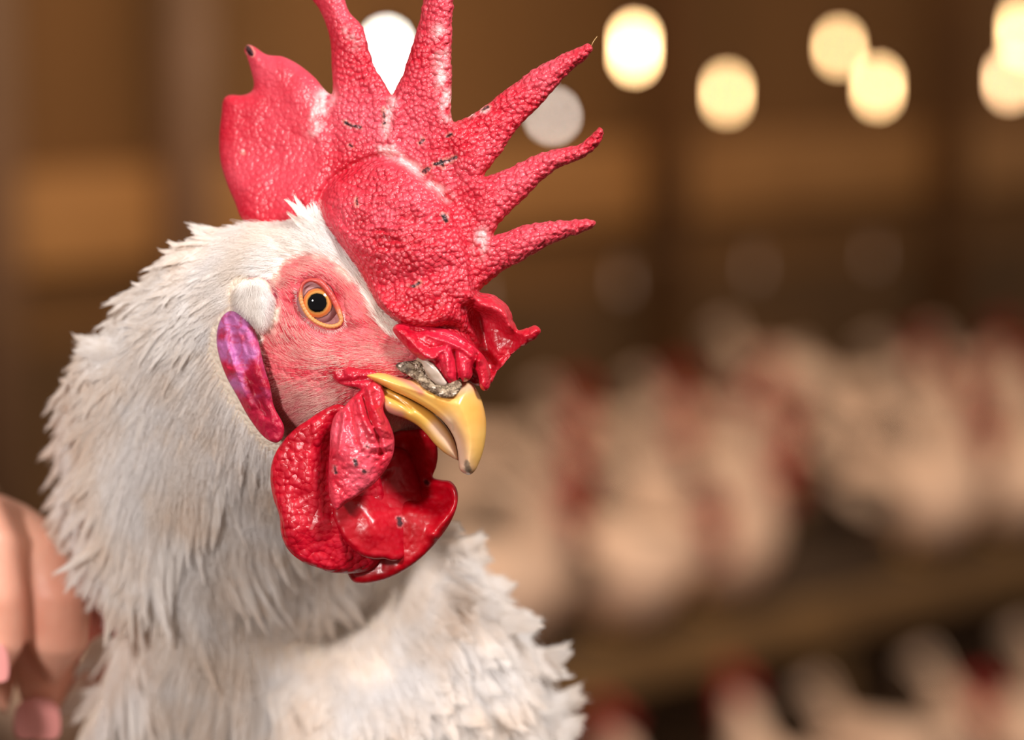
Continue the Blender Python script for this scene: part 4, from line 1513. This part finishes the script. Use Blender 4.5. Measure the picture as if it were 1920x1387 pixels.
def face_density(p):
    k = (sdf(p, FACE) > -8) * (sdf(p, EYE_OPEN) < -6) * (sdf(p - [16, 8], EYE_OPEN) < -4)
    br = np.exp(-(line_d(p, [(520, 520), (570, 495), (620, 490), (665, 540), (720, 610)]) / 24) ** 2)
    ck = np.exp(-(line_d(p, [(740, 660), (660, 665), (580, 660), (530, 640)]) / 30) ** 2)
    lw_ = sm((p[:, 1] - 690) / 50) * sm((680 - p[:, 0]) / 60)
    ch = (sdf(p, [(705, 765), (740, 775), (800, 815), (800, 850), (740, 850), (710, 820)]) > 0)
    return k * np.clip(.07 + .9 * br + .55 * ck + .8 * lw_ + ch, 0, 1)


P = scatter(rs, 6500, (480, 470, 810, 860), face_density)
M['bristle'] = feather_mat('pink_white_bristles', lin(226, 150, 146), lin(246, 214, 204), 0.3)
strands('face_bristles', fur(P, .0028 * rs.uniform(.5, 1.7, len(P)), 0, .10, .06, face_flow(P)), .00003, M['bristle'], rooster)
# the pale round ear tuft
P = np.stack([rs.normal(478, 22, 9000), rs.normal(568, 26, 9000)], 1)
P = P[sdf(P, [(438, 565), (443, 537), (468, 524), (494, 532), (506, 552), (508, 580), (500, 606), (485, 612), (468, 596), (448, 582)]) > 0]
fv = np.stack([(P[:, 0] - 478) * .03, 1 + 0 * P[:, 0]], 1)
tuft = fur(P, .0026 * rs.uniform(.6, 1.3, len(P)), 0, .13, .16, fv, curl=.1)
fs.append((tuft, .00005))
CREASE = [(466, 521), (480, 516), (500, 522), (513, 540), (519, 560)]
BAND = [(556, 400), (600, 396), (640, 440), (690, 518), (735, 590), (765, 640), (722, 625), (690, 565), (650, 508), (600, 482), (550, 485), (500, 505), (460, 500), (470, 440)]
P = np.stack([rs.uniform(450, 770, 26000), rs.uniform(390, 650, 26000)], 1)
P = P[(sdf(P, BAND) > 0) & inside(P, body_poly) & (line_d(P, CREASE) > 7) & (sdf(P, [(436, 570), (440, 530), (470, 510), (500, 518), (516, 550), (512, 590), (505, 625), (485, 630)]) < 0)]
bf = RBF([(740, 610, -.5, -.85), (690, 530, -.6, -.8), (640, 460, -.6, -.8), (600, 410, -.7, -.7), (560, 460, -.9, -.4), (500, 470, -1, 0)])(P)
fs.append((fur(P, .0048 * rs.uniform(.6, 1.3, len(P)), 0, .10, .07, bf), .00006))
el = catmull([(606, 420), (640, 462), (668, 505), (698, 548), (725, 588), (750, 622)], .35, False)
el = el + rs.normal(0, 3, el.shape) - [5, 0]
fs.append((fur(el, .0030 * rs.uniform(.4, 1.6, len(el)), 0, .35, .35, np.tile([[.55, .55]], (len(el), 1)) + rs.normal(0, .1, el.shape), curl=-.1), .00005))
# long loose down over the neck and breast
P = scatter(rs, 36000, (60, 420, 1140, 1690), lambda p: white_zone(p) * ((p[:, 0] < 600) | (p[:, 1] > 1000)) * np.where(p[:, 0] > 600, 1.0, .6))
g = sm((P[:, 1] - 430) / 520)
LL = (.007 + .020 * g) * (1 - .4 * sm((80 - seg_dist(P, body_poly)) / 60)) * rs.uniform(.5, 1.3, len(P))
fs.append((fur(P, LL, 0, .13, .09, None, curl=.08), .00008))
V0 = np.vstack([a for a, _ in fs])
R0 = np.concatenate([np.full(len(a), r) for a, r in fs])
strands('head_bristles', V0, R0, M['strand'], rooster)

# eyelashes: short stiff bristles outside the lower lid
ang = np.linspace(0, len(lidp) - 1, 260).astype(int)
Pl = lidp[ang]
cen = lidp.mean(0)
dirv = Pl - cen
dirv /= np.linalg.norm(dirv, axis=1, keepdims=True)
sel = (lower[ang] > .3)
Pl, dirv = Pl[sel] + dirv[sel] * 7, dirv[sel]
strands('eyelashes', fur(Pl, np.full(len(Pl), .0011), 0, .15, .5, dirv), 0.00006, M['strand'], rooster)

# one straw-thin filament on the tip of the fourth spike
a = pt(np.array([1109, 1112, 1116, 1120]), np.array([86, 79, 73, 68]), np.array([.0, .02, .04, .05]))
V, F = tube(a, [.00012, .0001, .00008, .00004], 6)
M['straw'] = mat('straw', lin(214, 176, 120), 0.6)
raw_mesh('feather_filament', V, F, M['straw'], comb, RO)

# ==================================================================== the hand
HO = pt(-220, 1150, -10.5)
M['skin'] = noisy('hand_skin', lin(238, 178, 154), lin(226, 158, 134), 60, 0.45, 0.15, Subsurface_Weight=0.15, Subsurface_Radius=(1, .35, .2), Subsurface_Scale=0.004)
M['nail'] = mat('finger_nail', lin(226, 150, 146), 0.25)


def hp(px, py, w_):
    return pt(px, py, w_)


parts = []


def limb(pts_, rads, n=14):
    P = catmull(np.array([list(hp(*q)) for q in pts_]) * 1000, 4.0, False) / 1000
    # radius follows arc position of the control points
    C = np.array([list(hp(*q)) for q in pts_])
    cum = np.concatenate([[0], np.cumsum(np.linalg.norm(np.diff(C, axis=0), axis=1))])
    s_ = np.concatenate([[0], np.cumsum(np.linalg.norm(np.diff(P, axis=0), axis=1))])
    r = np.interp(s_ / s_[-1] * cum[-1], cum, rads)
    # round ends
    e_ = np.minimum(s_, s_[-1] - s_)
    r = r * np.sqrt(np.clip(1 - (1 - np.clip(e_ / (r * .9), 0, 1)) ** 2, .02, 1))
    return tube(P, r, n)


for pts_, rads in (
        ([(-150, 960, -10.5), (-70, 970, -9.8), (-20, 1025, -9.3), (-14, 1120, -9.2), (-12, 1210, -9.4), (-10, 1292, -9.8)], [.0115, .0112, .0098, .0094, .0088, .0074]),
        ([(-140, 985, -12.0), (-10, 1000, -11.2), (76, 1055, -10.6), (106, 1120, -10.4), (106, 1200, -10.6), (96, 1285, -11.2)], [.0115, .0115, .0108, .0102, .0096, .0080]),
        ([(-150, 1040, -13.4), (-20, 1080, -13.0), (70, 1150, -12.6), (86, 1260, -12.4), (72, 1395, -12.4)], [.0112, .0112, .0106, .0100, .0082]),
        ([(-160, 1120, -14.4), (-60, 1160, -14.2), (0, 1240, -14.0), (10, 1340, -14.0)], [.0095, .0088, .0076, .0062]),
        ([(-250, 1000, -9.6), (-190, 1110, -8.8), (-130, 1230, -8.4), (-90, 1330, -8.6), (-70, 1400, -9.0)], [.013, .0122, .0105, .0096, .0072]),
        ([(-330, 900, -11.5), (-230, 960, -11.5), (-150, 980, -11.4)], [.026, .024, .016]),
        ([(-320, 1000, -12.6), (-230, 1040, -12.6), (-150, 1080, -12.8)], [.026, .024, .016]),
        ([(-330, 1080, -12.2), (-260, 1100, -12.0), (-190, 1120, -12.0)], [.022, .02, .014]),
        ([(-900, 1080, -13.5), (-640, 1020, -12.8), (-440, 985, -12.2), (-300, 980, -12)], [.036, .031, .027, .027])):
    parts.append(limb(pts_, rads))
VV, FF = [], []
nvv = 0
for V, F in parts:
    FF += [tuple(k + nvv for k in f) for f in F]
    VV.append(V)
    nvv += len(V)
hand = raw_mesh('hand', np.vstack(VV), FF, M['skin'], None, HO)
hand.location = HO
tag(hand, 'bare hand of a person behind the left side of the rooster, fingers pointing down', 'hand')
rm = hand.modifiers.new('r', 'REMESH')
rm.mode = 'VOXEL'
rm.voxel_size = 0.0014
rm.use_smooth_shade = True
smo = hand.modifiers.new('s', 'SMOOTH')
smo.iterations = 6
smo.factor = .5


def nail(px, py, w_, wd, ln_, tilt=0):
    O = [(px - wd, py + ln_), (px - wd, py - ln_ * .5), (px - wd * .5, py - ln_ * .95), (px + wd * .5, py - ln_ * .95), (px + wd, py - ln_ * .5), (px + wd, py + ln_), (px, py + ln_ * 1.15)]
    V, F, Q, dd, side = relief(O, 6, lambda P, d: w_ + .12 * (1 - ((P[:, 0] - px) / wd) ** 2) + 0 * d, lambda P, d: w_ - .08 + .1 * (1 - ((P[:, 0] - px) / wd) ** 2) + 0 * d)
    o = raw_mesh('fingernail', V, F, M['nail'], hand, HO)
    return o


nail(-12, 1240, -8.52, 26, 34)
nail(70, 1345, -11.5, 40, 36)
